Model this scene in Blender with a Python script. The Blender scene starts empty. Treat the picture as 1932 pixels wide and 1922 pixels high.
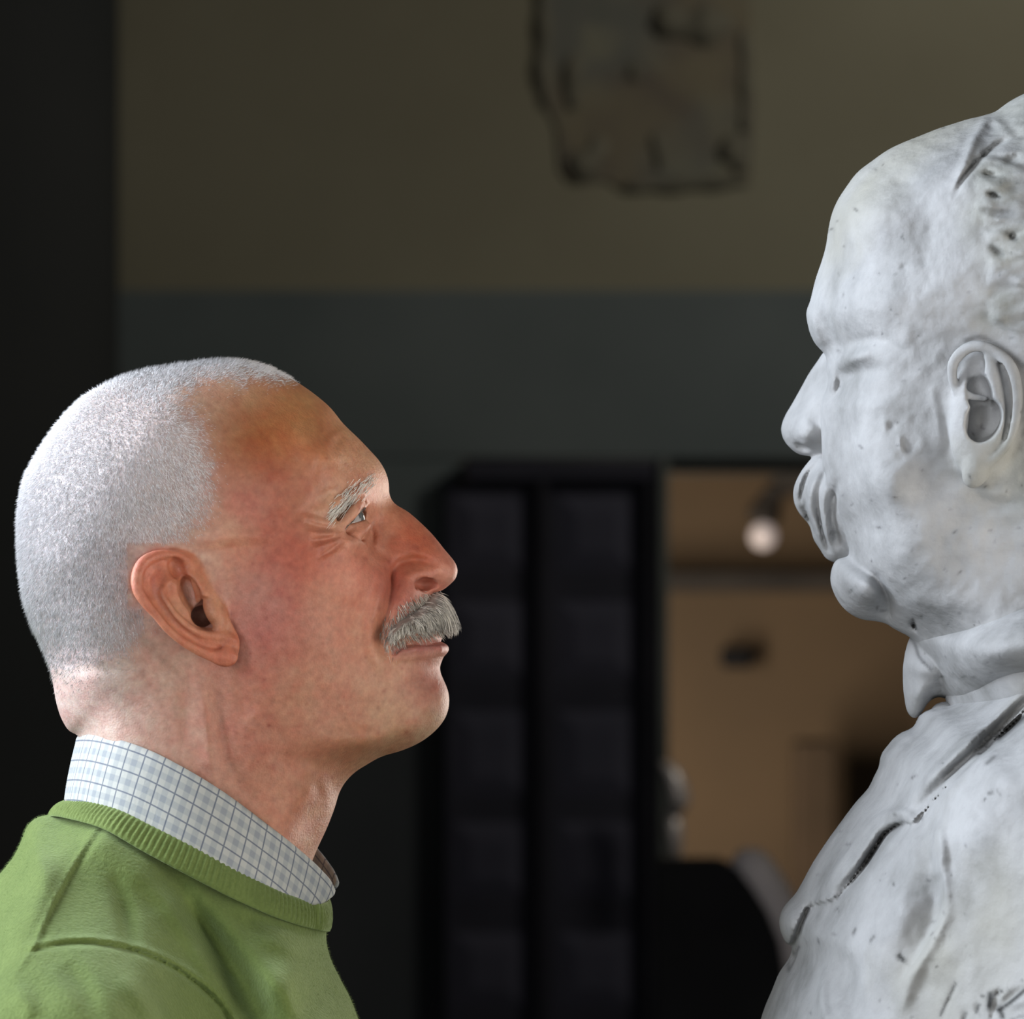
import bpy, math, random
import numpy as np
from mathutils import Vector

# ---------------------------------------------------------------- camera, light, exposure
SC = bpy.context.scene
S = 3700.0                 # photograph pixels per metre at the plane of the two heads
DIST = 2.4                 # camera to that plane, metres
EYE_Z = 1.62
DP = DIST * S
cam_data = bpy.data.cameras.new('camera')
camera = bpy.data.objects.new('camera', cam_data)
SC.collection.objects.link(camera)
camera.location = (0, -DIST, EYE_Z)
camera.rotation_euler = (math.pi / 2, 0, 0)
cam_data.sensor_width = 36.0
cam_data.lens = 36.0 * DP / 1932.0
cam_data.clip_start = 0.05
cam_data.clip_end = 60
cam_data.dof.use_dof = True
cam_data.dof.focus_distance = DIST - 0.045
cam_data.dof.aperture_fstop = 12.5
SC.camera = camera

world = bpy.data.worlds.new('room_air')
SC.world = world
world.use_nodes = True
world.node_tree.nodes['Background'].inputs[0].default_value = (0.50, 0.55, 0.62, 1)
world.node_tree.nodes['Background'].inputs[1].default_value = 0.035

def area_light(name, loc, target, size, power, color, size_y=None, spread=180):
    d = bpy.data.lights.new(name, 'AREA')
    d.shape = 'RECTANGLE'
    d.size = size
    d.size_y = size_y or size
    d.energy = power
    d.color = color
    d.spread = math.radians(spread)
    o = bpy.data.objects.new(name, d)
    SC.collection.objects.link(o)
    o.location = loc
    o.rotation_euler = (Vector(target) - Vector(loc)).to_track_quat('-Z', 'Y').to_euler()
    return o

area_light('window_light_left', (-1.3, -0.05, 2.12), (-0.1, 0, 1.6), 0.7, 38, (0.84, 0.91, 1.0), 1.3, 150)
area_light('fill_light_camera_side', (0.1, -3.0, 1.55), (0.05, 0, 1.55), 1.8, 13, (1.0, 0.965, 0.92), 1.3, 150)  # soft fill lamp added behind the camera
area_light('bust_light_front_left', (-0.75, -1.5, 1.95), (0.36, 0, 1.6), 0.5, 1.5, (0.93, 0.95, 1.0), 0.8, 50)  # added lamp, narrow spread, brightens the bust from the front left
area_light('window_light_right', (1.5, -0.75, 1.25), (-0.1, 0, 1.52), 0.7, 17, (1.0, 0.93, 0.84), 1.2, 150)
area_light('rim_light_back_right', (0.95, 1.35, 1.5), (-0.1, 0, 1.54), 0.5, 7, (1.0, 0.93, 0.85), 0.9, 120)  # added lamp for the bright rim along the man's profile

SC.view_settings.view_transform = 'Standard'
SC.view_settings.look = 'None'
SC.view_settings.exposure = 0.0
SC.view_settings.gamma = 1.0
SC.view_settings.use_curve_mapping = False

# ---------------------------------------------------------------- helpers
COL = SC.collection

def P(u, v, w=0.0):
    """sculpting units (photo pixels at the plane of the heads, w = depth away from camera) -> metres"""
    return ((u - 966.0) / S, w / S, EYE_Z + (961.0 - v) / S)

def at(u, v, y):
    """the point at depth y (metres) seen at pixel (u, v)"""
    k = (DIST + y) / DIST
    return ((u - 966.0) / S * k, y, EYE_Z + (961.0 - v) / S * k)

def unproj(u, v, w):
    k = (DP + w) / DP
    return 966.0 + (u - 966.0) * k, 961.0 + (v - 961.0) * k

def tag(o, label=None, cat=None, group=None, kind=None):
    if label: o['label'] = label
    if cat: o['category'] = cat
    if group: o['group'] = group
    if kind: o['kind'] = kind
    return o

def empty(name, loc=(0, 0, 0)):
    o = bpy.data.objects.new(name, None)
    o.location = loc
    COL.objects.link(o)
    return o

def link_mesh(name, verts, faces, mat, parent=None, smooth=True, colors=None, uvs=None):
    me = bpy.data.meshes.new(name)
    verts = np.asarray(verts, dtype=np.float32)
    faces_list = faces
    if isinstance(faces, np.ndarray):
        n = len(faces); k = faces.shape[1]
        me.vertices.add(len(verts)); me.vertices.foreach_set('co', verts.ravel())
        me.loops.add(n * k); me.loops.foreach_set('vertex_index', faces.ravel().astype(np.int32))
        me.polygons.add(n)
        me.polygons.foreach_set('loop_start', (np.arange(n) * k).astype(np.int32))
        me.polygons.foreach_set('loop_total', np.full(n, k, dtype=np.int32))
        me.update(calc_edges=True)
    else:
        me.from_pydata([tuple(map(float, p)) for p in verts], [], faces_list)
        me.update()
    me.validate()
    if smooth:
        me.polygons.foreach_set('use_smooth', np.ones(len(me.polygons), dtype=bool))
    if colors is not None:
        a = me.attributes.new('Col', 'FLOAT_COLOR', 'POINT')
        c = np.ones((len(verts), 4), dtype=np.float32); c[:, :colors.shape[1]] = colors
        a.data.foreach_set('color', c.ravel())
    if uvs is not None:
        a = me.attributes.new('Pat', 'FLOAT_VECTOR', 'POINT')
        c = np.zeros((len(verts), 3), dtype=np.float32); c[:, :2] = uvs
        a.data.foreach_set('vector', c.ravel())
    me.materials.append(mat)
    o = bpy.data.objects.new(name, me)
    COL.objects.link(o)
    if parent:
        o.parent = parent
        o.matrix_parent_inverse = parent.matrix_basis.inverted()
    return o

# ---- curves in the plane
def spline(pts, step=8.0, closed=False, sharp=()):
    pts = np.array(pts, dtype=float)
    n = len(pts); out = []
    rng = range(n if closed else n - 1)
    for i in rng:
        if closed:
            p0, p1, p2, p3 = pts[(i - 1) % n], pts[i], pts[(i + 1) % n], pts[(i + 2) % n]
        else:
            p0, p1, p2, p3 = pts[max(i - 1, 0)], pts[i], pts[i + 1], pts[min(i + 2, n - 1)]
        L = np.linalg.norm((p2 - p1)[:2])
        m = max(1, int(round(L / step)))
        a0 = np.linalg.norm((p1 - p0)[:2]) + 1e-6; a1 = L + 1e-6; a2 = np.linalg.norm((p3 - p2)[:2]) + 1e-6
        m1 = (p2 - p1) if a0 < 1e-5 else ((p1 - p0) / a0 * a1 + (p2 - p1)) * 0.5
        m2 = (p2 - p1) if a2 < 1e-5 else ((p3 - p2) / a2 * a1 + (p2 - p1)) * 0.5
        if a0 > 1e-5:
            m1 = a1 * ((p1 - p0) / a0 * a1 + (p2 - p1) / a1 * a0) / (a0 + a1)
        if a2 > 1e-5:
            m2 = a1 * ((p2 - p1) / a1 * a2 + (p3 - p2) / a2 * a1) / (a1 + a2)
        for k in range(m):
            t = k / m; t2 = t * t; t3 = t2 * t
            out.append((2 * t3 - 3 * t2 + 1) * p1 + (t3 - 2 * t2 + t) * m1 + (-2 * t3 + 3 * t2) * p2 + (t3 - t2) * m2)
    if not closed: out.append(pts[-1])
    return np.array(out)

def seg_dist(U, V, A, B):
    d = B - A; L2 = (d * d).sum() + 1e-9
    t = np.clip(((U - A[0]) * d[0] + (V - A[1]) * d[1]) / L2, 0, 1)
    return np.hypot(U - A[0] - t * d[0], V - A[1] - t * d[1]), t

def poly_signed(U, V, poly):
    """distance to a closed polyline, positive inside"""
    best = np.full(U.shape, 1e9); ins = np.zeros(U.shape, bool)
    n = len(poly)
    for i in range(n):
        A = poly[i, :2]; B = poly[(i + 1) % n, :2]
        d, _ = seg_dist(U, V, A, B)
        np.minimum(best, d, out=best)
        if (A[1] > V.max() and B[1] > V.max()) or (A[1] < V.min() and B[1] < V.min()):
            continue
        c = (A[1] > V) != (B[1] > V)
        if c.any():
            x = A[0] + (V - A[1]) / (B[1] - A[1] + 1e-12) * (B[0] - A[0])
            ins ^= c & (U < x)
    return np.where(ins, best, -best)

def blur(Z, s):
    r = int(max(1, round(3 * s))); k = np.exp(-0.5 * (np.arange(-r, r + 1) / s) ** 2); k /= k.sum()
    for ax in (0, 1):
        Zp = np.pad(Z, [(r, r) if a == ax else (0, 0) for a in (0, 1)], mode='edge')
        acc = np.zeros_like(Z)
        for i, kk in enumerate(k):
            acc += kk * (Zp[i:i + Z.shape[0], :] if ax == 0 else Zp[:, i:i + Z.shape[1]])
        Z = acc
    return Z

def rbf(ctrl, c=25.0, reg=0.05):
    X = np.array([[p[0], p[1]] for p in ctrl], float); Y = np.array([p[2:] for p in ctrl], float)
    R = np.sqrt(((X[:, None] - X[None]) ** 2).sum(-1) + c * c)
    n = len(X); M = np.zeros((n + 1, n + 1)); M[:n, :n] = -R; M[:n, n] = 1; M[n, :n] = 1
    M[:n, :n] += np.eye(n) * reg
    W = np.linalg.solve(M, np.vstack([Y, np.zeros((1, Y.shape[1]))]))
    def f(U, V):
        out = np.zeros(U.shape + (Y.shape[1],)) + W[n]
        for i in range(n):
            r = np.sqrt((U - X[i, 0]) ** 2 + (V - X[i, 1]) ** 2 + c * c)
            out -= r[..., None] * W[i]
        return out if Y.shape[1] > 1 else out[..., 0]
    return f

def smooth(x, a, b):
    t = np.clip((x - a) / (b - a), 0, 1); return t * t * (3 - 2 * t)

MM = 3.7
class Grid:
    def __init__(s, u0, u1, v0, v1, w0, w1, h):
        s.h = h
        s.u = np.arange(u0, u1 + h, h); s.v = np.arange(v0, v1 + h, h); s.w = np.arange(w0, w1 + h * .5, h)
        s.U2, s.V2 = np.meshgrid(s.u, s.v, indexing='ij')
        s.F = None
    def sample2(s, Z, u, v):
        i = int(np.clip(round((u - s.u[0]) / s.h), 0, len(s.u) - 1)); j = int(np.clip(round((v - s.v[0]) / s.h), 0, len(s.v) - 1))
        return Z[i, j]
    def relief(s, outline, ctrl, L=30.0, strokes=(), center=None, rc=25.0, blur_px=4.0, plateaus=(), wn=0.0, noise=None, hmin=0.5, reg=0.05):
        """a solid about a middle surface: outline = (u, v, radius mm), ctrl = (u, v, half width mm)"""
        ce = center or (lambda U, V: np.zeros_like(U) + 0.0)
        def up(p, w): return unproj(p[0], p[1], w) + tuple(p[2:])
        ol = [up(p, float(ce(np.array(float(p[0])), np.array(float(p[1]))))) for p in outline]
        poly = spline(ol, 8.0, True)
        d = poly_signed(s.U2, s.V2, poly)
        d = np.where(d > 0, L * (1 - np.exp(-np.maximum(d, 0) / L)), d)
        cc = []
        step = max(1, len(poly) // 90)
        for p in poly[::step]: cc.append((p[0], p[1], 2 * p[2] * MM))
        for (u, v, T) in ctrl:
            uu, vv = unproj(u, v, float(ce(np.array(float(u)), np.array(float(v)))) - T * MM)
            dd = float(poly_signed(np.array([[uu]]), np.array([[vv]]), poly)[0, 0])
            if dd < 3: continue
            dd = L * (1 - math.exp(-dd / L))
            cc.append((uu, vv, (T * MM) ** 2 / dd))
        # interpolate the logarithm: always positive
        H = np.exp(rbf([(a, b, math.log(max(c_, 1.0))) for a, b, c_ in cc], rc, reg)(s.U2, s.V2))
        G = d * np.clip(H, hmin, 1e6)
        if blur_px: G = blur(G, blur_px / s.h)
        T = np.sqrt(np.maximum(G, 0))
        s.poly = poly
        B = np.zeros_like(G)
        for st in strokes:
            pts, amp, sig = st[0], st[1], st[2]
            q = []
            for p in pts:
                w = float(ce(np.array(float(p[0])), np.array(float(p[1])))) - s.sample2(T, p[0], p[1])
                q.append(unproj(p[0], p[1], w))
            q = np.array(q)
            if len(q) > 2: q = spline(q, 8.0)
            elif len(q) == 1: q = np.vstack([q, q + 0.01])
            asym = st[3] if len(st) > 3 else 0
            best = np.full(G.shape, 1e9); tt = np.zeros_like(G); side = np.zeros_like(G)
            n = len(q) - 1
            lo = q.min(0) - 4 * sig - 4; hi = q.max(0) + 4 * sig + 4
            i0, i1 = np.searchsorted(s.u, [lo[0], hi[0]]); j0, j1 = np.searchsorted(s.v, [lo[1], hi[1]])
            if i1 <= i0 or j1 <= j0: continue
            sl = (slice(i0, i1), slice(j0, j1))
            Us, Vs = s.U2[sl], s.V2[sl]
            best = np.full(Us.shape, 1e9); tt = np.zeros(Us.shape); side = np.zeros(Us.shape)
            for i in range(n):
                dd, t = seg_dist(Us, Vs, q[i], q[i + 1])
                m = dd < best
                best = np.where(m, dd, best); tt = np.where(m, (i + t) / n, tt)
                e = q[i + 1] - q[i]
                side = np.where(m, np.sign(e[0] * (Vs - q[i][1]) - e[1] * (Us - q[i][0])), side)
            taper = 1.0 if n == 1 and len(pts) == 1 else (0.25 + 0.75 * np.sin(np.pi * np.clip(tt, 0, 1)) ** 0.6)
            if asym:   # one side of the line falls away slowly, the other at once
                sg = np.where(side * asym > 0, sig * 2.6, sig * 0.45)
            else: sg = sig
            B[sl] += amp * MM * taper * np.exp(-(best / sg) ** 2)
        for pl in plateaus:
            pts, amp, soft = pl[0], pl[1], pl[2]
            q = []
            for p in pts:
                w = float(ce(np.array(float(p[0])), np.array(float(p[1])))) - s.sample2(T, p[0], p[1])
                q.append(unproj(p[0], p[1], w))
            q = np.array(q)
            dd = poly_signed(s.U2, s.V2, spline(q, 8.0, True) if len(pl) > 3 and pl[3] else q)
            B += amp * MM * smooth(dd, -soft, soft)
        if noise is not None: B += noise(s.U2, s.V2) * MM
        B *= smooth(d, 0, 12)
        T2 = np.maximum(T + B, 0)
        G2 = np.where(G > 0, T2 ** 2 * np.sign(G), G)
        s.T, s.G = T2, G2
        if float(T2.max()) > -s.w[0] - 30 - abs(float(ce(np.array(s.u[0]), np.array(0.0)))): print('RELIEF CLIPPED', outline[0], T2.max() / MM, s.w[0] / MM)
        gu, gv = np.gradient(G2, s.h)
        gn = gu ** 2 + gv ** 2
        C = ce(s.U2, s.V2)
        W = s.w[None, None, :] - C[:, :, None]
        return ((W * W - G2[:, :, None]) / np.sqrt(4 * W * W + gn[:, :, None] + 16.0)).astype(np.float32)
    def carve(s, strokes=(), plateaus=(), band=64.0, wmax=60.0, wmin=-1e9):
        """push the surface along its own normal: ridges and grooves by line, raised layers by outline (as seen by the camera)"""
        kk = np.searchsorted(s.w, wmax)
        I, J, K = np.nonzero(np.abs(s.F[:, :, :kk]) < band)
        w = s.w[K]; k = DP / (DP + w)
        U = 966 + (s.u[I] - 966) * k; V = 961 + (s.v[J] - 961) * k
        D = np.zeros(len(U))
        for pl in plateaus:
            q = np.array(pl[0], float); amp, soft = pl[1], pl[2]
            lo = q.min(0) - 20; hi = q.max(0) + 20
            m = np.nonzero((U > lo[0]) & (U < hi[0]) & (V > lo[1]) & (V < hi[1]))[0]
            if len(m) == 0: continue
            q = spline(q, 10.0, True) if len(pl) > 3 and pl[3] else q
            D[m] += amp * MM * smooth(poly_signed(U[m], V[m], q), -soft, soft)
        for st in strokes:
            q, amp, sig = np.array(st[0], float), st[1], st[2]
            asym = st[3] if len(st) > 3 else 0
            one = len(q) == 1
            q = spline(q, 8.0) if len(q) > 2 else (np.vstack([q, q + 0.01]) if one else q)
            lo = q.min(0) - 3.2 * sig; hi = q.max(0) + 3.2 * sig
            m = np.nonzero((U > lo[0]) & (U < hi[0]) & (V > lo[1]) & (V < hi[1]))[0]
            if len(m) == 0: continue
            Us, Vs = U[m], V[m]; best = np.full(len(m), 1e9); tt = np.zeros(len(m)); side = np.zeros(len(m)); n = len(q) - 1
            for i in range(n):
                dd, t = seg_dist(Us, Vs, q[i], q[i + 1]); c = dd < best
                best[c] = dd[c]; tt[c] = (i + t[c]) / n
                e = q[i + 1] - q[i]
                side[c] = np.sign(e[0] * (Vs[c] - q[i][1]) - e[1] * (Us[c] - q[i][0]))
            sg = np.where(side * asym > 0, sig * 2.6, sig * 0.45) if asym else sig
            taper = 1.0 if one else (0.25 + 0.75 * np.sin(np.pi * tt) ** 0.6)
            D[m] += amp * MM * taper * np.exp(-(best / sg) ** 2)
        s.F[I, J, K] -= D.astype(np.float32)
    def box(s, lo, hi, pad):
        i = [np.searchsorted(a, [lo[k] - pad, hi[k] + pad]) for k, a in enumerate((s.u, s.v, s.w))]
        sl = tuple(slice(a[0], a[1]) for a in i)
        U, V, W = np.meshgrid(s.u[sl[0]], s.v[sl[1]], s.w[sl[2]], indexing='ij', sparse=True)
        return sl, U, V, W
    def op(s, sl, D, mode, k):
        A = s.F[sl]
        if A.size == 0: return
        D = D.astype(np.float32)
        if mode == 'add':
            h = np.maximum(k - np.abs(A - D), 0) / k
            s.F[sl] = np.minimum(A, D) - h * h * k * 0.25
        else:
            D = -D
            h = np.maximum(k - np.abs(A - D), 0) / k
            s.F[sl] = np.maximum(A, D) + h * h * k * 0.25
    def ball(s, c, r, mode='add', k=6.0, rot=0.0, tilt=0.0):
        """ellipsoid; rot turns it in the (u,v) plane, tilt about v"""
        R = max(r); sl, U, V, W = s.box(np.array(c) - R, np.array(c) + R, k + 4)
        a = U - c[0]; b = V - c[1]; w = W - c[2]
        ca, sa = math.cos(math.radians(rot)), math.sin(math.radians(rot))
        x = a * ca + b * sa; y = -a * sa + b * ca
        if tilt:
            ct, st = math.cos(math.radians(tilt)), math.sin(math.radians(tilt))
            x, w = x * ct + w * st, -x * st + w * ct
        q = np.sqrt((x / r[0]) ** 2 + (y / r[1]) ** 2 + (w / r[2]) ** 2) + 1e-6
        g = np.sqrt((x / r[0] ** 2) ** 2 + (y / r[1] ** 2) ** 2 + (w / r[2] ** 2) ** 2) + 1e-6
        s.op(sl, q * (q - 1) / g, mode, k)
    def tube(s, pts, mode='add', k=5.0, sm=True):
        """pts: (u, v, w, r)"""
        q = spline(pts, 6.0) if sm and len(pts) > 2 else np.array(pts, float)
        rm = q[:, 3].max(); sl, U, V, W = s.box(q[:, :3].min(0) - rm, q[:, :3].max(0) + rm, k + 4)
        D = None
        for i in range(len(q) - 1):
            A, B = q[i, :3], q[i + 1, :3]; d = B - A; L2 = (d * d).sum() + 1e-9
            t = np.clip(((U - A[0]) * d[0] + (V - A[1]) * d[1] + (W - A[2]) * d[2]) / L2, 0, 1)
            e = np.sqrt((U - A[0] - t * d[0]) ** 2 + (V - A[1] - t * d[1]) ** 2 + (W - A[2] - t * d[2]) ** 2) - (q[i, 3] + t * (q[i + 1, 3] - q[i, 3]))
            D = e if D is None else np.minimum(D, e)
        s.op(sl, D, mode, k)

def surface_nets(F, us, vs, ws):
    F = F.astype(np.float32)
    nx, ny, nz = F.shape
    sgn = F < 0
    c = np.zeros((nx - 1, ny - 1, nz - 1), np.uint8)
    for a in (0, 1):
        for b in (0, 1):
            for d in (0, 1):
                c += sgn[a:nx - 1 + a, b:ny - 1 + b, d:nz - 1 + d]
    act = (c > 0) & (c < 8)
    I, J, K = np.nonzero(act)
    idx = np.full(act.shape, -1, np.int32); idx[I, J, K] = np.arange(len(I))
    acc = np.zeros((len(I), 3)); cnt = np.zeros(len(I))
    corners = [(a, b, d) for a in (0, 1) for b in (0, 1) for d in (0, 1)]
    for p in corners:
        for ax in range(3):
            if p[ax] == 1: continue
            q = list(p); q[ax] = 1
            f0 = F[I + p[0], J + p[1], K + p[2]]; f1 = F[I + q[0], J + q[1], K + q[2]]
            m = (f0 < 0) != (f1 < 0)
            t = np.where(m, f0 / np.where(m, f0 - f1, 1), 0)
            pos = np.stack([np.full(len(I), float(p[0])), np.full(len(I), float(p[1])), np.full(len(I), float(p[2]))], 1)
            pos[:, ax] += t
            acc += pos * m[:, None]; cnt += m
    pos = acc / cnt[:, None]
    h = np.array([us[1] - us[0], vs[1] - vs[0], ws[1] - ws[0]])
    X = np.stack([us[I], vs[J], ws[K]], 1) + pos * h
    quads = []
    # edges along each axis
    for ax in range(3):
        sl0 = [slice(1, n - 1) for n in F.shape]; sl1 = list(sl0)
        sl0[ax] = slice(0, F.shape[ax] - 1); sl1[ax] = slice(1, F.shape[ax])
        a0 = sgn[tuple(sl0)]; a1 = sgn[tuple(sl1)]
        ch = a0 != a1
        i, j, k = np.nonzero(ch)
        off = [1, 1, 1]; off[ax] = 0
        i = i + off[0]; j = j + off[1]; k = k + off[2]
        inn = sgn[i, j, k]
        o1, o2 = [(1, 2), (2, 0), (0, 1)][ax]
        def cell(da, db):
            q = [i.copy(), j.copy(), k.copy()]
            q[o1] -= da; q[o2] -= db
            return idx[q[0], q[1], q[2]]
        Q = np.stack([cell(0, 0), cell(1, 0), cell(1, 1), cell(0, 1)], 1)
        Q[~inn] = Q[~inn][:, ::-1]
        quads.append(Q)
    Q = np.concatenate(quads)
    Q = Q[(Q >= 0).all(1)]
    return X, Q

def vertex_normals(X, Q):
    n = np.cross(X[Q[:, 2]] - X[Q[:, 0]], X[Q[:, 3]] - X[Q[:, 1]])
    N = np.zeros_like(X)
    for k in range(4): np.add.at(N, Q[:, k], n)
    return N / (np.linalg.norm(N, axis=1, keepdims=True) + 1e-9)

def relax(X, Q, it=1, lam=0.5):
    n = len(X)
    for _ in range(it):
        acc = np.zeros_like(X); cnt = np.zeros(n)
        for a, b in ((0, 1), (1, 2), (2, 3), (3, 0)):
            np.add.at(acc, Q[:, a], X[Q[:, b]]); np.add.at(acc, Q[:, b], X[Q[:, a]])
            np.add.at(cnt, Q[:, a], 1); np.add.at(cnt, Q[:, b], 1)
        X = X + lam * (acc / np.maximum(cnt, 1)[:, None] - X)
    return X

def seen(X):
    """sculpting position -> photograph pixel (the far side mirrors the near one)"""
    w = -np.abs(X[:, 2]); k = DP / (DP + w)
    return np.stack([966 + (X[:, 0] - 966) * k, 961 + (X[:, 1] - 961) * k, X[:, 2]], 1)

def to_world(X):
    return np.stack([(X[:, 0] - 966) / S, X[:, 2] / S, EYE_Z + (961 - X[:, 1]) / S], 1)

def fix_orient(X, Q):
    """X in world coordinates: make the normals point outwards"""
    c = X.mean(0); n = np.cross(X[Q[:, 2]] - X[Q[:, 0]], X[Q[:, 3]] - X[Q[:, 1]])
    fc = X[Q].mean(1)
    vol = (n * fc).sum()
    return Q if vol > 0 else Q[:, ::-1].copy()

# smooth value noise on arrays (deterministic)
_rs = np.random.RandomState(7)
_tab = _rs.rand(256, 256)
def vnoise(U, V, s, seed=0):
    x = U / s + seed * 17.3; y = V / s + seed * 9.1
    xi = np.floor(x).astype(int); yi = np.floor(y).astype(int); fx = x - xi; fy = y - yi
    fx = fx * fx * (3 - 2 * fx); fy = fy * fy * (3 - 2 * fy)
    g = lambda a, b: _tab[a % 256, b % 256]
    return (g(xi, yi) * (1 - fx) * (1 - fy) + g(xi + 1, yi) * fx * (1 - fy) + g(xi, yi + 1) * (1 - fx) * fy + g(xi + 1, yi + 1) * fx * fy) * 2 - 1

# ---- node helper
def material(name, rough=0.6, color=(0.5, 0.5, 0.5), dull=False):
    m = bpy.data.materials.new(name); m.use_nodes = True
    b = m.node_tree.nodes['Principled BSDF']
    b.inputs['Roughness'].default_value = rough
    b.inputs['Base Color'].default_value = tuple(color) + (1,)
    b.inputs['Specular IOR Level'].default_value = 0.5 if max(color) > 0.02 and not dull else 0.1
    return m, m.node_tree, b

def nd(t, typ, **kw):
    n = t.nodes.new(typ)
    for k, v in kw.items():
        if k in n.inputs.keys() if hasattr(n.inputs, 'keys') else False: n.inputs[k].default_value = v
        else: setattr(n, k, v)
    return n

def mottled(name, c1, c2, scale=8.0, rough=0.7, bump=0.0, bump_scale=60.0, detail=6.0, dist=0.002, contrast=(0.35, 0.65)):
    m, t, b = material(name, rough, dull=True)
    tc = nd(t, 'ShaderNodeNewGeometry')
    n1 = nd(t, 'ShaderNodeTexNoise'); n1.inputs['Scale'].default_value = scale; n1.inputs['Detail'].default_value = detail
    t.links.new(tc.outputs['Position'], n1.inputs['Vector'])
    r = nd(t, 'ShaderNodeValToRGB')
    r.color_ramp.elements[0].position = contrast[0]; r.color_ramp.elements[1].position = contrast[1]
    r.color_ramp.elements[0].color = tuple(c1) + (1,); r.color_ramp.elements[1].color = tuple(c2) + (1,)
    t.links.new(n1.outputs[0], r.inputs[0]); t.links.new(r.outputs[0], b.inputs['Base Color'])
    if bump:
        n2 = nd(t, 'ShaderNodeTexNoise'); n2.inputs['Scale'].default_value = bump_scale; n2.inputs['Detail'].default_value = 5
        t.links.new(tc.outputs['Position'], n2.inputs['Vector'])
        bp = nd(t, 'ShaderNodeBump'); bp.inputs['Strength'].default_value = bump; bp.inputs['Distance'].default_value = dist
        t.links.new(n2.outputs[0], bp.inputs['Height']); t.links.new(bp.outputs[0], b.inputs['Normal'])
    return m
# ================================================================ the man
MAN = empty('person', (-0.15, 0, 1.2))
tag(MAN, 'person with cropped white hair and grey moustache in a green sweater looking up', 'person')

# ---- head and neck : outline (u, v, transverse radius in mm)
man_outline = [
 (150,1387,45),(134,1381,45),(120,1362,42),(109,1333,42),(103,1303,42),(100,1285,42),(92,1250,44),(80,1215,48),(64,1180,52),(50,1140,55),(41,1085,60),(37,1030,62),
 (38,965,64),(51,900,66),(71,862,68),(94,825,70),(130,780,72),(160,752,73),(190,733,74),(223,716,75),(262,703,75),(312,694,75),(364,686,74),(416,681,72),(455,682,68),(488,689,64),
 (525,702,60),(556,718,58),(590,741,56),(624,770,54),(647,799,52),(676,827,48),(699,851,44),(715,869,40),(728,892,34),(733,911,28),(734,934,18),(741,947,13),(769,965,9),
 (790,983,8.5),(816,1009,8.5),(842,1041,9),(855,1056,10),(862,1072,11),(861,1085,11),(850,1101,10),(832,1115,7),(812,1120,9),(814,1140,16),(822,1165,20),(829,1185,22),(825,1196,22),(833,1208,22),
 (841,1221,22),(840,1231,22),(835,1243,22),(831,1262,22),(833,1273,22),(841,1291,23),(847,1312,24),(847,1331,24),(841,1352,24),(827,1372,24),(808,1389,24),(791,1400,24),
 (760,1414,24),(715,1428,25),(690,1443,26),(670,1456,28),(652,1474,29),(641,1492,30),(630,1525,31),(616,1561,32),(598,1601,34),(583,1640,36),(570,1700,40),(565,1760,45),(130,1760,50),(120,1600,52),(128,1480,50),(142,1420,48)]
man_ctrl = [
 (330,900,76),(200,900,68),(120,950,54),(100,1060,52),(200,1060,68),(280,780,64),(200,830,58),(120,870,44),(400,740,50),(330,740,54),(450,830,67),(540,850,60),(600,830,50),(640,860,44),
 (600,920,56),(540,930,63),(660,890,40),(692,905,30),(655,940,47),(682,950,36),(712,930,20),
 (600,1000,60),(640,1020,54),(600,1060,62),(540,1040,66),(470,1040,69),(420,1100,70),(350,1030,71),(300,1100,70),
 (672,980,37),(662,988,41),(688,970,26),(688,1003,33),(646,1004,51),(676,1018,46),(690,1040,38),(660,1060,50),(640,1090,55),(700,1080,37),(720,1120,34),(680,1140,43),
 (712,985,17.5),(730,1020,17.5),(745,1050,19),(735,965,12),(760,1000,13.5),(790,1020,13),(815,1045,12.5),(790,1050,15.5),(765,1040,17),(830,1075,12.5),(845,1080,9.5),
 (800,1080,16),(765,1070,18),(735,1085,25),(745,1110,27),(790,1120,18),(775,1140,25),(740,1150,32),
 (560,1150,63),(480,1150,67),(420,1220,62),(500,1250,61),(600,1180,58),(640,1220,51),(700,1200,38),(700,1250,39),(745,1220,32),(790,1215,25),(790,1250,25),(745,1280,32),(690,1310,40),(620,1290,51),
 (800,1310,22),(760,1340,29),(700,1370,36),(780,1375,24),(640,1360,45),(560,1340,55),(500,1360,58),(640,1420,38),(700,1405,31),(580,1430,46),(540,1390,54),
 (440,1330,58),(380,1290,58),(330,1240,61),(260,1180,66),(150,1180,55),(200,1250,58),(150,1290,45),(250,1320,56),(320,1380,58),(200,1390,46),(400,1420,58),(480,1430,57),(540,1500,47),(590,1500,34),(480,1550,54),(400,1550,57),(300,1500,60),(200,1500,50),(560,1590,36),(520,1650,46),(400,1680,60),(250,1680,62),(170,1650,45)]
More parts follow.
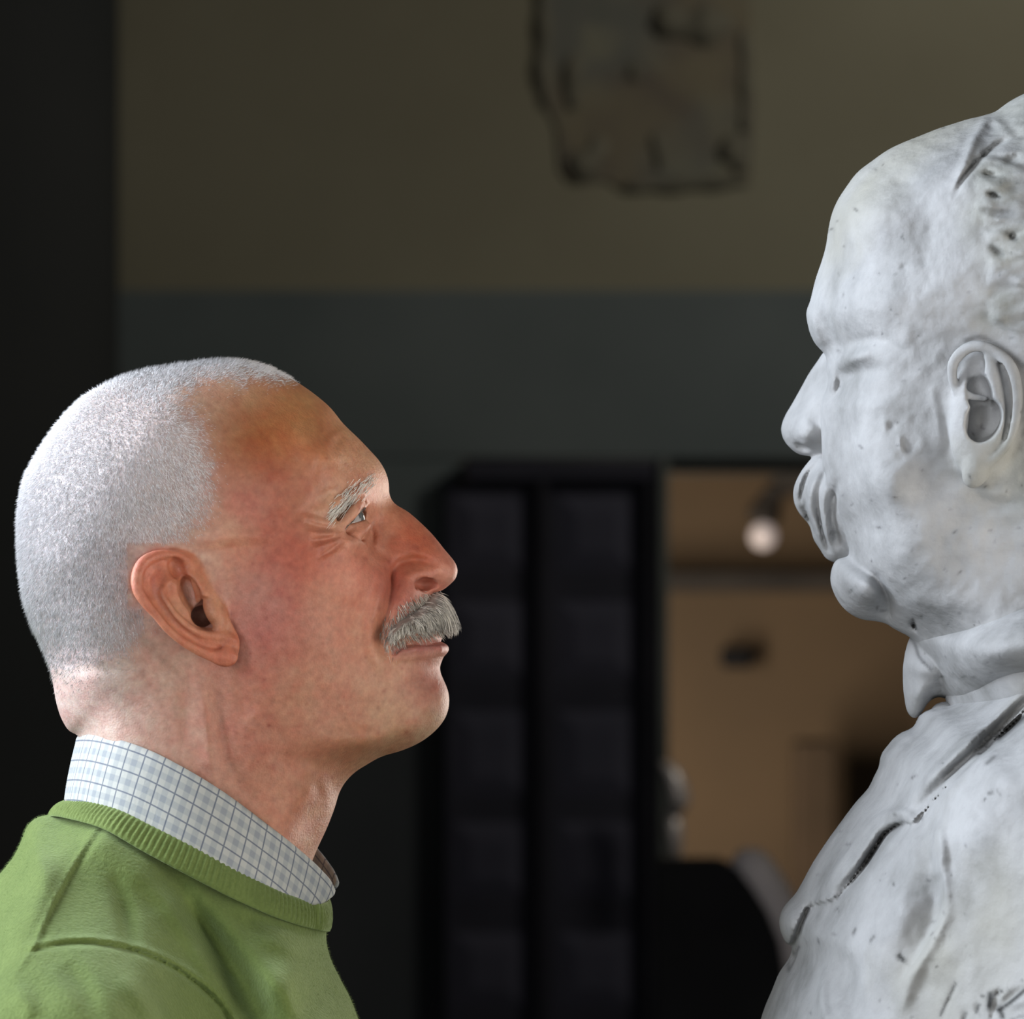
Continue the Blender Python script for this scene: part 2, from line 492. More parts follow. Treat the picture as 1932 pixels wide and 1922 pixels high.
# wrinkles, folds, hollows: (points, height mm, width px [, one-sided])
man_strokes = [
 ([(612,862),(622,830),(640,816),(662,832)], 0.5, 9), ([(590,900),(602,868),(610,845)], -0.5, 7),
 ([(560,960),(620,905),(690,900)], 0.8, 22), ([(540,990),(590,955),(640,925)], -0.9, 12),
 ([(590,940),(630,925),(668,915)], -0.8, 9),
 ([(628,962),(655,938),(688,925)], 1.6, 11), ([(632,940),(655,922),(676,915)], -1.0, 6),
 # crow's feet
 ([(575,985),(600,992),(640,998)], -1.6, 4.5), ([(580,1004),(610,1007),(642,1006)], 1.0, 5), ([(585,1020),(610,1018),(640,1012)], -1.5, 4.5), ([(628,1012),(660,984),(690,958)], -2.0, 4),
 ([(590,1036),(615,1028),(640,1020)], 0.9, 4.5), ([(600,1052),(622,1040),(645,1022)], -1.4, 4.5), ([(570,965),(600,972),(632,980)], -0.9, 5),
 ([(588,998),(612,1000),(640,1000)], -0.4, 3),
 # zygomatic ridge towards the ear, hollow under it
 ([(360,1022),(430,1012),(520,1010)], 1.3, 13), ([(352,1046),(420,1036),(500,1032)], -0.8, 10), ([(520,1000),(560,980),(600,960)], 0.6, 14),
 # malar bag and tear trough
 ([(648,1024),(668,1040),(694,1050)], -0.9, 7), ([(668,1010),(682,1022),(696,1030)], 0.6, 7), ([(696,985),(702,1010),(700,1035)], -2.2, 8), ([(705,1030),(720,1045),(735,1056)], -0.9, 9),
 # nose: groove round the wing, bulb
 ([(744,1110),(741,1084),(750,1066),(772,1057),(800,1058),(824,1066)], -2.9, 8), ([(768,1100),(770,1086),(790,1080),(820,1084)], 1.6, 9),
 # nasolabial fold (deep), cheek fullness in front of it
 ([(741,1074),(738,1110),(732,1145),(723,1178),(721,1210),(732,1238)], -3.6, 8),
 ([(724,1075),(718,1110),(710,1145),(700,1180),(700,1215),(712,1245),(722,1262)], 2.8, 13),
 ([(690,1060),(680,1100),(660,1140)], 1.0, 22),
 # lips
 ([(738,1228),(765,1217),(800,1211),(834,1212)], -3.0, 4.0), ([(745,1236),(780,1226),(815,1222),(836,1222)], 1.4, 7), ([(750,1216),(790,1199),(826,1199)], 0.8, 6),
 ([(745,1250),(780,1252),(815,1258),(830,1264)], -1.3, 13), ([(770,1290),(800,1290),(825,1292)], -1.0, 11), ([(790,1320),(820,1320)], 1.0, 20),
 ([(740,1240),(742,1258),(752,1280)], -0.8, 7),
 ([(790,1283),(806,1297),(812,1320)], -0.7, 7),
 # jaw and neck
 ([(560,1400),(640,1392),(720,1390),(780,1378)], 1.4, 22), ([(520,1440),(600,1436),(660,1432)], -1.2, 22),
 ([(372,1275),(384,1330),(392,1400),(400,1470),(420,1540)], 1.8, 14), ([(408,1290),(414,1360),(430,1440),(470,1520)], -1.8, 14),
 ([(345,1290),(350,1340),(352,1400)], -0.8, 12), ([(255,1150),(262,1200),(300,1250),(345,1285)], -1.6, 14),
 ([(560,1430),(620,1500),(600,1580)], 0.5, 12), ([(590,1440),(600,1480),(580,1540)], -0.4, 10),
 ([(120,1250),(180,1262),(240,1262)], -0.7, 12),
 ([(440,1060),(446,1110),(462,1150)], -0.7, 12), ([(450,1180),(470,1260),(500,1330)], 0.8, 16), ([(450,1262),(452,1300),(470,1350)], -1.0, 11),
]
SPOTS = 150
def skin_noise(U, V):
    m = smooth(U, 350, 480)
    return (vnoise(U, V, 26, 1) * 0.24 + vnoise(U, V, 11, 2) * 0.13 + vnoise(U, V, 6, 3) * 0.05) * (0.4 + 0.6 * m)

HV = 2.9
g = Grid(20, 880, 665, 1765, -HV * 126, 0, HV)
g.F = g.relief(man_outline, man_ctrl, L=34, noise=skin_noise, rc=24, blur_px=5, reg=0.6)
g.carve(man_strokes, band=26)
gT = g.T.copy()
def Th(u, v): return float(g.sample2(gT, u, v))

# ---- ear
def earw(u, v, off=0.0):
    a = np.array([358.0, 1042.0]); b = np.array([440.0, 1195.0]); dd = (b - a) / np.linalg.norm(b - a)
    e = -((u - a[0]) * dd[1] - (v - a[1]) * dd[0]) * -1.0
    e = (a[0] - u) * dd[1] + (v - a[1]) * dd[0]
    return -(258 + 0.42 * max(e, 0) + off)
def ear_piece(outline, wfun, t, k=6):
    q = []
    for (u, v) in outline:
        w = wfun(u, v); q.append(unproj(u, v, w))
    poly = spline(q, 6, True)
    lo = poly.min(0); hi = poly.max(0)
    sl, U, V, W = g.box((lo[0], lo[1], -400), (hi[0], hi[1], -200), 12)
    U2, V2 = g.U2[sl[0], sl[1]], g.V2[sl[0], sl[1]]
    d = poly_signed(U2, V2, poly)[:, :, None]
    kq = DP / (DP - 295.0)
    wc = np.vectorize(lambda a, b: wfun(966 + (a - 966) * kq, 961 + (b - 961) * kq))(U2, V2)[:, :, None]
    th = np.abs(W - wc) - t
    D = np.maximum(th, -d); h = np.maximum(k - np.abs(th + d), 0) / k
    g.op(sl, D + h * h * k * .25, 'add', 8)
man_ear = [(362,1046),(338,1038),(300,1039),(279,1047),(262,1059),(251,1080),(250,1101),(256,1122),(269,1141),(287,1160),(302,1179),(319,1198),(341,1217),(366,1233),(391,1245),(415,1254),(438,1250),(450,1232),(452,1208),(440,1180),(400,1110)]
# the bowl's walls carry the ear on the head
g.ball((372, 1128, -250), (62, 84, 40), 'add', 14, rot=-35)
ear_piece(man_ear, lambda u, v: earw(u, v), 6.5)
def ep(u, v, off, r):
    w = earw(u, v, off); a, b = unproj(u, v, w); return (a, b, w, r)
g.tube([ep(372,1098,-2,5), ep(364,1072,3,7), ep(346,1053,7,8), ep(322,1046,9,8), ep(296,1048,8,10), ep(270,1062,8,11), ep(259,1086,8,11), ep(260,1112,8,10), ep(274,1136,8,9), ep(296,1162,8,7), ep(316,1186,7,6.5), ep(340,1206,6,6), ep(368,1222,5,6), ep(396,1234,3,7), ep(420,1240,1,9)], 'add', 5)
g.tube([ep(318,1092,4,6), ep(306,1120,7,8), ep(318,1148,8,9), ep(340,1172,8,8.5), ep(366,1190,7,8), ep(392,1198,6,8), ep(416,1200,5,10)], 'add', 6)
g.tube([ep(316,1096,4,6), ep(326,1104,5,5), ep(340,1098,4,4)], 'add', 5)
g.ball(tuple(ep(422,1236,0,1)[:3]), (26, 20, 13), 'add', 8, rot=20)
g.ball(tuple(ep(430,1206,3,1)[:3]), (19, 12, 12), 'add', 6, rot=20)
# grooves: scapha, triangular hollow, bowl, canal
g.tube([ep(296,1072,8,5), ep(285,1092,9,8), ep(291,1122,10,8.5), ep(309,1150,10,7.5), ep(334,1180,8,6), ep(362,1202,8,5.5), ep(392,1218,7,4.5), ep(418,1222,6,3)], 'sub', 5)
g.ball(tuple(ep(333,1072,10,1)[:3]), (15, 22, 22), 'sub', 5, rot=-25)
g.ball(tuple(ep(358,1120,12,1)[:3]), (19, 38, 42), 'sub', 5, rot=-22)
g.ball(tuple(ep(390,1158,18,1)[:3]), (34, 29, 62), 'sub', 5, rot=38)
g.ball((395, 1158, -212), (22, 21, 76), 'sub', 5)
# root of the helix and the tragus stand in front of the bowl
g.tube([ep(362,1078,2,6), ep(367,1100,-1,6), ep(372,1118,-8,5.5), ep(373,1132,-18,4)], 'add', 6)
g.ball((422, 1150, -266), (17, 34, 17), 'add', 7, rot=-28)
g.ball((430, 1176, -268), (9, 20, 12), 'add', 6, rot=-15)

# ---- eye: lids round the ball, the ball itself is a part of its own
EC = (648.0, 988.0, -117.0); ER = 44.0
g.ball((652, 983, -134), (51, 51, 46), 'sub', 12)
g.ball(EC, (48.5, 48.5, 48.5), 'add', 7)
def q3(u, v, w, r):
    a, b = unproj(u, v, w); return (a, b, w, r)
g.tube([q3(684,940,-135,5), q3(672,958,-160,10), q3(652,984,-176,9), q3(634,1008,-186,7), q3(620,1022,-190,4)], 'add', 10)
g.tube([q3(694,950,-104,2), q3(689,953,-128,5), q3(674,964,-152,6.5), q3(656,985,-166,6.5), q3(638,1006,-174,6)], 'add', 6)
g.tube([q3(692,992,-128,8), q3(682,1002,-146,10), q3(664,1012,-160,8), q3(645,1018,-170,6)], 'add', 7)
slit = []
for th_, r_ in ((-66, 2.5), (-45, 7), (-15, 10), (15, 11), (40, 10.5), (62, 8), (84, 3)):
    a_ = math.radians(th_); slit.append((EC[0] + 49 * math.cos(a_) * 0.886, EC[1] - 49 * math.cos(a_) * 0.463 + 3, EC[2] - 49 * math.sin(a_), r_))
g.tube(slit, 'sub', 2.5)
# ---- nostril and wing
g.ball((790, 1090, -48), (30, 17, 17), 'add', 9, rot=10)
g.ball((842, 1078, -10), (18, 20, 24), 'add', 10)
g.tube([q3(782,1106,-68,6), q3(794,1099,-66,8.5), q3(808,1098,-54,8.5), q3(822,1103,-38,7), q3(830,1106,-28,5)], 'sub', 4)
g.ball((804, 1103, -40), (25, 12, 34), 'sub', 3, rot=4)
g.ball((800, 1094, -40), (17, 16, 20), 'sub', 3)
# ---- lips in the round
g.tube([(838,1224,0,9),(832,1223,-30,10),(812,1226,-62,10),(780,1232,-94,8),(752,1238,-114,5)], 'add', 9)
g.tube([(826,1199,0,8),(818,1199,-32,9),(796,1206,-66,8),(764,1220,-98,6)], 'add', 8)
g.tube([(844,1211,0,3),(836,1211,-30,3.2),(812,1214,-64,3.2),(776,1222,-98,3),(744,1230,-120,3)], 'sub', 4)

Ff = np.concatenate([g.F, g.F[:, :, -2::-1]], 2)
ws = np.concatenate([g.w, -g.w[-2::-1]])
X, Q = surface_nets(Ff, g.u, g.v, ws)
X = relax(X, Q, 1, 0.45)
headX, headQ = X, Q
Wd = to_world(X); Q = fix_orient(Wd, Q); headQ = Q
headN = vertex_normals(Wd, Q)

# colour of the skin itself: ruddy cheeks and nose, tanned forehead, paler jaw, grey stubble under the cropped hair
def lin(r, g_, b_): return tuple(((c / 255.0) ** 2.2) for c in (r, g_, b_))
EARP = {(400,1230),(300,1090),(280,1080),(350,1150),(420,1160),(430,1090)}
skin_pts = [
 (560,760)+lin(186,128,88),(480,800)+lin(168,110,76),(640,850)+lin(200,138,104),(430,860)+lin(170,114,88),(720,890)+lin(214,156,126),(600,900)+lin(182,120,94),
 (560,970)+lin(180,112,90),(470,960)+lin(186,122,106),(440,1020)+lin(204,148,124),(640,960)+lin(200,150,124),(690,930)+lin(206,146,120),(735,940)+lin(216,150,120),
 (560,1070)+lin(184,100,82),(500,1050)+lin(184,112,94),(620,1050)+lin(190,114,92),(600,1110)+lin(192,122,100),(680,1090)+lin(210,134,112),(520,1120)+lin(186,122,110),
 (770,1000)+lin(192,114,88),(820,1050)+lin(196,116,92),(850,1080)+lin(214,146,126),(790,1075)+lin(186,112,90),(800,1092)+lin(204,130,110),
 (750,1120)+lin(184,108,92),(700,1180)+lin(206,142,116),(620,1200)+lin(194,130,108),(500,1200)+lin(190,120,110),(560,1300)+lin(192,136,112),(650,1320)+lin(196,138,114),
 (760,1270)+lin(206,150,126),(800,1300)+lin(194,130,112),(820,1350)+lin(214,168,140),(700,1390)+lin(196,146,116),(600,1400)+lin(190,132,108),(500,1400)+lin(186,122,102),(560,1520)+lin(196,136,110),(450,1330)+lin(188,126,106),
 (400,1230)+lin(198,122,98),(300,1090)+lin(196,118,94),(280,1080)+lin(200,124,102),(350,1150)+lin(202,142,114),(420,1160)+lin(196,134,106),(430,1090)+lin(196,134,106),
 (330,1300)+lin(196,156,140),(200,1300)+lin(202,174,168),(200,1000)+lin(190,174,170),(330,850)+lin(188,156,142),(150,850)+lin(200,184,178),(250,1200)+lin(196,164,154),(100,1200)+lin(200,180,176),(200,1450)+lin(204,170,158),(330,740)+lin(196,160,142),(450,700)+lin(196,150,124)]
XS = X; X = seen(X)
is_ear = smooth(np.abs(X[:, 2]), 250, 256) * smooth(poly_signed(X[:, 0], X[:, 1], spline([(362,1044),(300,1036),(262,1056),(247,1082),(252,1126),(284,1164),(338,1221),(391,1250),(438,1258),(452,1235),(448,1180),(400,1110)], 8, True)), -7, 3)
cf = rbf([p for p in skin_pts if tuple(p[:2]) not in EARP], 30)
C = np.clip(cf(X[:, 0], X[:, 1]), 0.02, 0.9)
ce_ = np.clip(rbf([p for p in skin_pts if tuple(p[:2]) in EARP], 20)(X[:, 0], X[:, 1]), 0.02, 0.9)
C = C * (1 - is_ear[:, None]) + ce_ * is_ear[:, None]
hair_edge = spline([(545,700),(470,712),(360,722),(330,742),(348,770),(372,800),(386,850),(396,900),(390,950),(362,990),(330,1020),(300,1040),(250,1075),(246,1130),(262,1180),(250,1215),(190,1262),(130,1285),(60,1300),(0,1300),(-20,600),(545,640)], 8, True)
def hair_density(x):
    d = poly_signed(x[:, 0], x[:, 1], hair_edge)
    a = smooth(d + vnoise(x[:, 0], x[:, 1], 14, 4) * 12, -38, 38)
    strip = (1 - smooth(np.abs(x[:, 2]), 60, 95)) * (x[:, 1] < 760) * (1 - smooth(x[:, 0], 505, 532)) * (x[:, 0] > 300)
    # behind the ear and the lower fringe thin out
    fade = 1 - smooth(x[:, 1] - (x[:, 0] * -0.05), 1190, 1290) * 0.75
    side = (x[:, 0] < 330) | (np.abs(x[:, 2]) < 262)
    ear = (np.abs(x[:, 2]) > 250) & (x[:, 0] > 240) & (x[:, 1] > 1025)
    return np.clip(np.maximum(a, strip) * fade, 0, 1) * (~ear)
hd = hair_density(X)
scalp = np.array(lin(176, 170, 172))
C = C * (1 - 0.55 * hd[:, None]) + scalp * (0.55 * hd[:, None])
lipm = np.exp(-((X[:, 1] - (1217 + (836 - X[:, 0]) * 0.12)) / 11) ** 2) * (X[:, 0] > 738) * (X[:, 0] < 846)
C = C * (1 - 0.6 * lipm[:, None]) + np.array(lin(164, 94, 94)) * (0.6 * lipm[:, None])
n1 = vnoise(X[:, 0], X[:, 1], 12, 5) * 0.5 + vnoise(X[:, 0] + X[:, 2], X[:, 1], 6, 6) * 0.5
face = 1 - hd
n1b = vnoise(X[:, 0], X[:, 1], 30, 8) * 0.6 + vnoise(X[:, 0], X[:, 1], 17, 9) * 0.4
C = C * (1 + np.stack([n1 * 0.07 + n1b * 0.02, n1 * 0.17 + n1b * 0.16, n1 * 0.17 + n1b * 0.17], 1) * face[:, None])
# a few freckles and spots
rsf = np.random.RandomState(3)
for i in range(150):
    cu, cv = rsf.uniform(430, 830), rsf.uniform(860, 1560); r = rsf.uniform(2.0, 5.0); a = rsf.uniform(0.15, 0.45)
    m = (np.abs(X[:, 0] - cu) < 14) & (np.abs(X[:, 1] - cv) < 14)
    dd = ((X[m, 0] - cu) ** 2 + (X[m, 1] - cv) ** 2) / r ** 2
    C[m] *= 1 - (a * np.exp(-dd))[:, None] * np.array([0.5, 0.8, 0.8])
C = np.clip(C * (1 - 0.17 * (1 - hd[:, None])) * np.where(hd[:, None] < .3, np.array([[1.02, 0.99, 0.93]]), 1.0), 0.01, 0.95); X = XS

msk, t, b = material('skin', 0.5)
at_ = nd(t, 'ShaderNodeAttribute'); at_.attribute_name = 'Col'
geo = nd(t, 'ShaderNodeNewGeometry')
nz = nd(t, 'ShaderNodeTexNoise'); nz.inputs['Scale'].default_value = 260; nz.inputs['Detail'].default_value = 7; nz.inputs['Roughness'].default_value = 0.65
t.links.new(geo.outputs['Position'], nz.inputs['Vector'])
mx = nd(t, 'ShaderNodeMix'); mx.data_type = 'RGBA'; mx.blend_type = 'OVERLAY'; mx.inputs[0].default_value = 0.42
t.links.new(at_.outputs['Color'], mx.inputs[6]); t.links.new(nz.outputs[0], mx.inputs[7])
t.links.new(mx.outputs[2], b.inputs['Base Color'])
vo = nd(t, 'ShaderNodeTexVoronoi'); vo.inputs['Scale'].default_value = 900
t.links.new(geo.outputs['Position'], vo.inputs['Vector'])
bp = nd(t, 'ShaderNodeBump'); bp.inputs['Strength'].default_value = 0.35; bp.inputs['Distance'].default_value = 0.0006
bp2 = nd(t, 'ShaderNodeBump'); bp2.inputs['Strength'].default_value = 0.25; bp2.inputs['Distance'].default_value = 0.0005
t.links.new(nz.outputs[0], bp.inputs['Height']); t.links.new(vo.outputs[0], bp2.inputs['Height'])
t.links.new(bp.outputs[0], bp2.inputs['Normal']); t.links.new(bp2.outputs[0], b.inputs['Normal'])
b.inputs['Subsurface Weight'].default_value = 0.22
b.inputs['Subsurface Radius'].default_value = (1.0, 0.35, 0.18)
b.inputs['Subsurface Scale'].default_value = 0.004
b.inputs['Specular IOR Level'].default_value = 0.4
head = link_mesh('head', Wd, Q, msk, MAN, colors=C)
# ---- strands of hair as slim tapered tubes, one joined mesh per head of hair
def strands(name, roots, dirs, lens, rad, mat, parent, bend=None, segs=1, colors=None, sides=3, kind=None):
    n = len(roots); R = np.asarray(roots); D = np.asarray(dirs); D = D / np.linalg.norm(D, axis=1, keepdims=True)
    up = np.where(np.abs(D[:, 2:3]) < 0.9, np.array([[0, 0, 1.0]]), np.array([[1.0, 0, 0]]))
    A = np.cross(D, up); A /= np.linalg.norm(A, axis=1, keepdims=True); Bv = np.cross(D, A)
    L = np.asarray(lens)[:, None]; rad = np.broadcast_to(np.asarray(rad, float), (n,))[:, None]
    V = []; F = []
    per = segs * sides + 1
    for s_ in range(segs):
        t = s_ / segs
        c = R + D * L * t + (0 if bend is None else bend * (t * t))
        rr = rad * (1 - 0.55 * t)
        for k in range(sides):
            a = 2 * math.pi * k / sides
            V.append(c + rr * (A * math.cos(a) + Bv * math.sin(a)))
    V.append(R + D * L + (0 if bend is None else bend))
    V = np.stack(V, 1).reshape(-1, 3)
    base = (np.arange(n) * per)[:, None]
    tri = []
    for s_ in range(segs - 1):
        for k in range(sides):
            a = s_ * sides + k; b_ = s_ * sides + (k + 1) % sides
            tri.append([a, b_, b_ + sides]); tri.append([a, b_ + sides, a + sides])
    s_ = segs - 1
    for k in range(sides): tri.append([s_ * sides + k, s_ * sides + (k + 1) % sides, segs * sides])
    T = (base[:, :, None] + np.array(tri)[None]).reshape(-1, 3)
    cc = None
    if colors is not None: cc = np.repeat(colors, per, axis=0)
    o = link_mesh(name, to_world(V), T.astype(np.int32), mat, parent, smooth=False, colors=cc)
    if kind: o['kind'] = kind
    return o

def scatter(X, Q, dens, n, rs):
    fa = np.linalg.norm(np.cross(X[Q[:, 2]] - X[Q[:, 0]], X[Q[:, 3]] - X[Q[:, 1]]), axis=1) * dens[Q].mean(1)
    p = fa / fa.sum()
    f = rs.choice(len(Q), n, p=p)
    a = rs.rand(n, 1); b = rs.rand(n, 1)
    q = X[Q[f]]
    pos = q[:, 0] * (1 - a) * (1 - b) + q[:, 1] * a * (1 - b) + q[:, 2] * a * b + q[:, 3] * (1 - a) * b
    return pos, f

def hair_material(name, rough=0.5):
    m, t, b = material(name, rough)
    a = nd(t, 'ShaderNodeAttribute'); a.attribute_name = 'Col'
    t.links.new(a.outputs['Color'], b.inputs['Base Color'])
    b.inputs['Specular IOR Level'].default_value = 0.35
    return m
mhair = hair_material('white_hair', 0.45)

def sculpt_normals(X, Q):
    n = np.cross(X[Q[:, 2]] - X[Q[:, 0]], X[Q[:, 3]] - X[Q[:, 1]])
    N = np.zeros_like(X)
    for k in range(4): np.add.at(N, Q[:, k], n)
    N /= np.linalg.norm(N, axis=1, keepdims=True) + 1e-9
    return N
# normals in sculpting units: world normal has z flipped against v
hn = headN.copy(); headNs = np.stack([hn[:, 0], -hn[:, 2], hn[:, 1]], 1)

rs = np.random.RandomState(11)
NH = 95000
pos, f = scatter(headX, headQ, hd ** 1.15 * (headX[:, 1] < 1330), NH, rs)
nn = headNs[headQ[f]].mean(1); nn /= np.linalg.norm(nn, axis=1, keepdims=True) + 1e-9
dv = hd[headQ[f]].mean(1)
cx, cy = 60.0, 560.0
rad_ = np.stack([pos[:, 0] - cx, pos[:, 1] - cy, np.zeros(NH)], 1); rad_ /= np.linalg.norm(rad_, axis=1, keepdims=True) + 1e-6
flow = rad_ * 0.8 + np.array([0.25, 0.55, 0])
flow -= nn * (flow * nn).sum(1, keepdims=True)
flow /= np.linalg.norm(flow, axis=1, keepdims=True) + 1e-6
d = nn * 0.62 + flow * 0.75 + rs.randn(NH, 3) * 0.22
tone = np.clip(rs.normal(0.82, 0.17, NH), 0.25, 1.0) * (0.62 + 0.38 * dv)
hc = np.stack([tone * 0.985, tone * 0.975, tone * 1.0], 1)
hair = strands('hair', pos - nn * 0.6, d, rs.uniform(8, 14.5, NH) * (0.55 + 0.45 * dv), rs.uniform(0.38, 0.62, NH), mhair, MAN, segs=1, colors=hc, kind='stuff')
tag(hair, 'short shaved white hair')

# ---- the eyeball and its iris
def uv_ball(c, r, n=40, squash=(1, 1, 1)):
    V = []; F = []
    for i in range(n + 1):
        th = math.pi * i / n
        for j in range(2 * n):
            ph = math.pi * j / n
            V.append((c[0] + r * squash[0] * math.sin(th) * math.cos(ph), c[1] + r * squash[1] * math.sin(th) * math.sin(ph), c[2] + r * squash[2] * math.cos(th)))
    for i in range(n):
        for j in range(2 * n):
            F.append((i * 2 * n + j, (i + 1) * 2 * n + j, (i + 1) * 2 * n + (j + 1) % (2 * n), i * 2 * n + (j + 1) % (2 * n)))
    return np.array(V), F
meye, t, b = material('eyeball_wet', 0.12)
a = nd(t, 'ShaderNodeAttribute'); a.attribute_name = 'Col'; t.links.new(a.outputs['Color'], b.inputs['Base Color'])
for sgn_ in (1, -1):
    c = (EC[0], EC[1], EC[2] * sgn_)
    V, F = uv_ball(c, ER)
    gaze = np.array([0.88, -0.46, -0.05 * sgn_]); gaze /= np.linalg.norm(gaze)
    dn = (V - np.array(c)) / ER
    ca = (dn * gaze).sum(1)
    V = V + (gaze[None] * (2.4 * smooth(ca, 0.86, 0.97))[:, None])
    col = np.tile(np.array([[0.40, 0.36, 0.34]]), (len(V), 1))
    iris = ca > 0.87; pup = ca > 0.985; ring = (ca > 0.86) & (ca < 0.885)
    col[iris] = (0.10, 0.10, 0.09); col[ring] = (0.05, 0.05, 0.05); col[pup] = (0.005, 0.005, 0.005)
    link_mesh('eyeball', to_world(V), F, meye, MAN, colors=col)

# ---- moustache and eyebrows
HM = 3.0
gm = Grid(700, 880, 1095, 1250, -HM * 80, 0, HM)
mo_out = [(812,1121,7),(828,1119,9),(845,1133,14),(856,1152,18),(861,1170,20),(857,1183,18),(844,1190,18),(824,1192,20),(790,1198,24),(766,1208,26),(744,1222,28),(732,1234,20),(722,1212,20),(722,1186,24),(736,1163,24),(768,1143,16)]
gm.F = gm.relief(mo_out, [(840,1165,14),(820,1165,22),(820,1140,15),(795,1150,24),(790,1180,29),(765,1165,30),(765,1190,33),(742,1185,37),(742,1210,38)], L=10, rc=14, blur_px=3, reg=1.0)
Ff = np.concatenate([gm.F, gm.F[:, :, -2::-1]], 2)
MX, MQ = surface_nets(Ff, gm.u, gm.v, np.concatenate([gm.w, -gm.w[-2::-1]]))
MX = relax(MX, MQ, 2)
Wd = to_world(MX); MQ = fix_orient(Wd, MQ)
N_ = vertex_normals(Wd, MQ); MN = np.stack([N_[:, 0], -N_[:, 2], N_[:, 1]], 1)
mc = np.tile(np.array([[0.30, 0.26, 0.22]]), (len(MX), 1)) * (1 + 0.35 * vnoise(MX[:, 0] * 2.2, MX[:, 1] * 0.9, 9, 3))[:, None]
tache = link_mesh('moustache', Wd, MQ, mhair, MAN, colors=mc)
tag(tache, 'bushy grey and white moustache')
NM = 5200
pos, f = scatter(MX, MQ, np.where(MX[:, 1] < 1212, 1.0, 0.6), NM, rs)
nn = MN[MQ[f]].mean(1)
clump = vnoise(pos[:, 0], pos[:, 1] + pos[:, 2], 12, 2)
ang = np.interp(pos[:, 0], [715, 740, 770, 800, 835, 865], [2.15, 1.75, 1.3, 1.15, 0.95, 0.8]) + clump * 0.38 + rs.randn(NM) * 0.14
d = np.stack([np.cos(ang), np.sin(ang), np.zeros(NM)], 1)
d -= nn * (d * nn).sum(1, keepdims=True) * 0.8
d += nn * 0.22 + rs.randn(NM, 3) * 0.06
L_ = rs.uniform(16, 34, NM) * np.interp(pos[:, 1], [1115, 1160, 1195, 1235], [0.85, 1.0, 0.55, 0.45])
bend = np.stack([-np.sign(0.1) * 0.0 * L_, 0.22 * L_, np.zeros(NM)], 1) - nn * (0.28 * L_)[:, None]
tn = np.clip(rs.normal(0.60, 0.22, NM) + clump * 0.16, 0.08, 0.95)
mcol = np.stack([tn * 1.0, tn * 0.93, tn * 0.82], 1)
strands('whiskers', pos - nn * 1.0, d, L_, rs.uniform(0.55, 1.15, NM), mhair, tache, bend=bend, segs=4, colors=mcol, kind='stuff')

# shorter whiskers that grow from the lip and the cheek fold beside the thick part
poly_m = spline([(812,1116),(836,1122),(850,1150),(822,1196),(770,1208),(734,1236),(718,1206),(722,1176),(742,1150),(776,1126)], 8, True)
HS_ = seen(headX)
dm = poly_signed(HS_[:, 0], HS_[:, 1], poly_m)
NW = 2600
pos, f = scatter(headX, headQ, smooth(dm, -6, 12) * (np.abs(headX[:, 2]) < 170), NW, rs)
nn = headNs[headQ[f]].mean(1)
sp_ = seen(pos); ang = np.interp(sp_[:, 0], [715, 740, 770, 800, 835, 865], [1.9, 1.5, 1.15, 1.05, 0.95, 0.8]) + rs.randn(NW) * 0.22
d = np.stack([np.cos(ang), np.sin(ang), np.zeros(NW)], 1); d -= nn * (d * nn).sum(1, keepdims=True) * 0.8; d += nn * 0.35
tn = np.clip(rs.normal(0.5, 0.22, NW), 0.06, 0.92)
wk2 = strands('whiskers', pos - nn, d, rs.uniform(10, 24, NW), rs.uniform(0.4, 0.8, NW), mhair, tache, bend=-nn * 2.0, segs=3, colors=np.stack([tn, tn * 0.92, tn * 0.80], 1), kind='stuff')

def brow(pts, n, wspread, lab, tone_m, name='eyebrow', lens=(12, 24)):
    P0 = np.array(pts, float)
    sp = spline(P0, 2.0)
    for sg in (1, -1):
        i = rs.randint(0, len(sp), n)
        R0 = sp[i].copy()
        R0[:, 1] += rs.randn(n) * wspread; R0[:, 0] += rs.randn(n) * wspread * 0.6
        ww = np.array([-float(g.sample2(g.T, a_, b__)) for a_, b__ in R0[:, :2]])
        ww = np.minimum(ww, R0[:, 2]) if False else R0[:, 2]
        dd = np.stack([np.full(n, -0.62), np.full(n, 0.74), np.full(n, -0.35)], 1) + rs.randn(n, 3) * 0.16
        R = np.stack([R0[:, 0], R0[:, 1], ww], 1)
        if sg < 0: R[:, 2] *= -1; dd[:, 2] *= -1
        tn = np.clip(rs.normal(tone_m, 0.16, n), 0.08, 0.85)
        o = strands(name, R, dd, rs.uniform(lens[0], lens[1], n), rs.uniform(0.45, 0.85, n), mhair, MAN, bend=np.stack([np.full(n, -2.), np.full(n, 3.), np.full(n, 5.0 * sg)], 1), segs=3, colors=np.stack([tn, tn * 0.94, tn * 0.84], 1), kind='stuff')
# roots follow the brow ridge just outside the skin
def skin_w(u, v):
    """nearest skin depth on the camera side at (u, v)"""
    i = int(round((u - g.u[0]) / g.h)); j = int(round((v - g.v[0]) / g.h))
    col = g.F[i, j]; k = np.argmax(col < 0)
    return float(g.w[k]) if (col < 0).any() else 0.0
bp_ = []
for (u, v) in [(706, 905), (694, 914), (682, 924), (668, 935), (654, 947), (640, 960), (628, 972)]:
    bp_.append((u, v, skin_w(u, v) - 1.0))
brow(bp_, 560, 8.5, '', 0.72, lens=(12, 27))
# lashes
lp = [(u, v, skin_w(u, v) - 2) for (u, v) in [(694, 957), (684, 966), (672, 980), (660, 994)]]
brow(lp, 60, 1.0, '', 0.12, name='eyelash', lens=(5, 9))

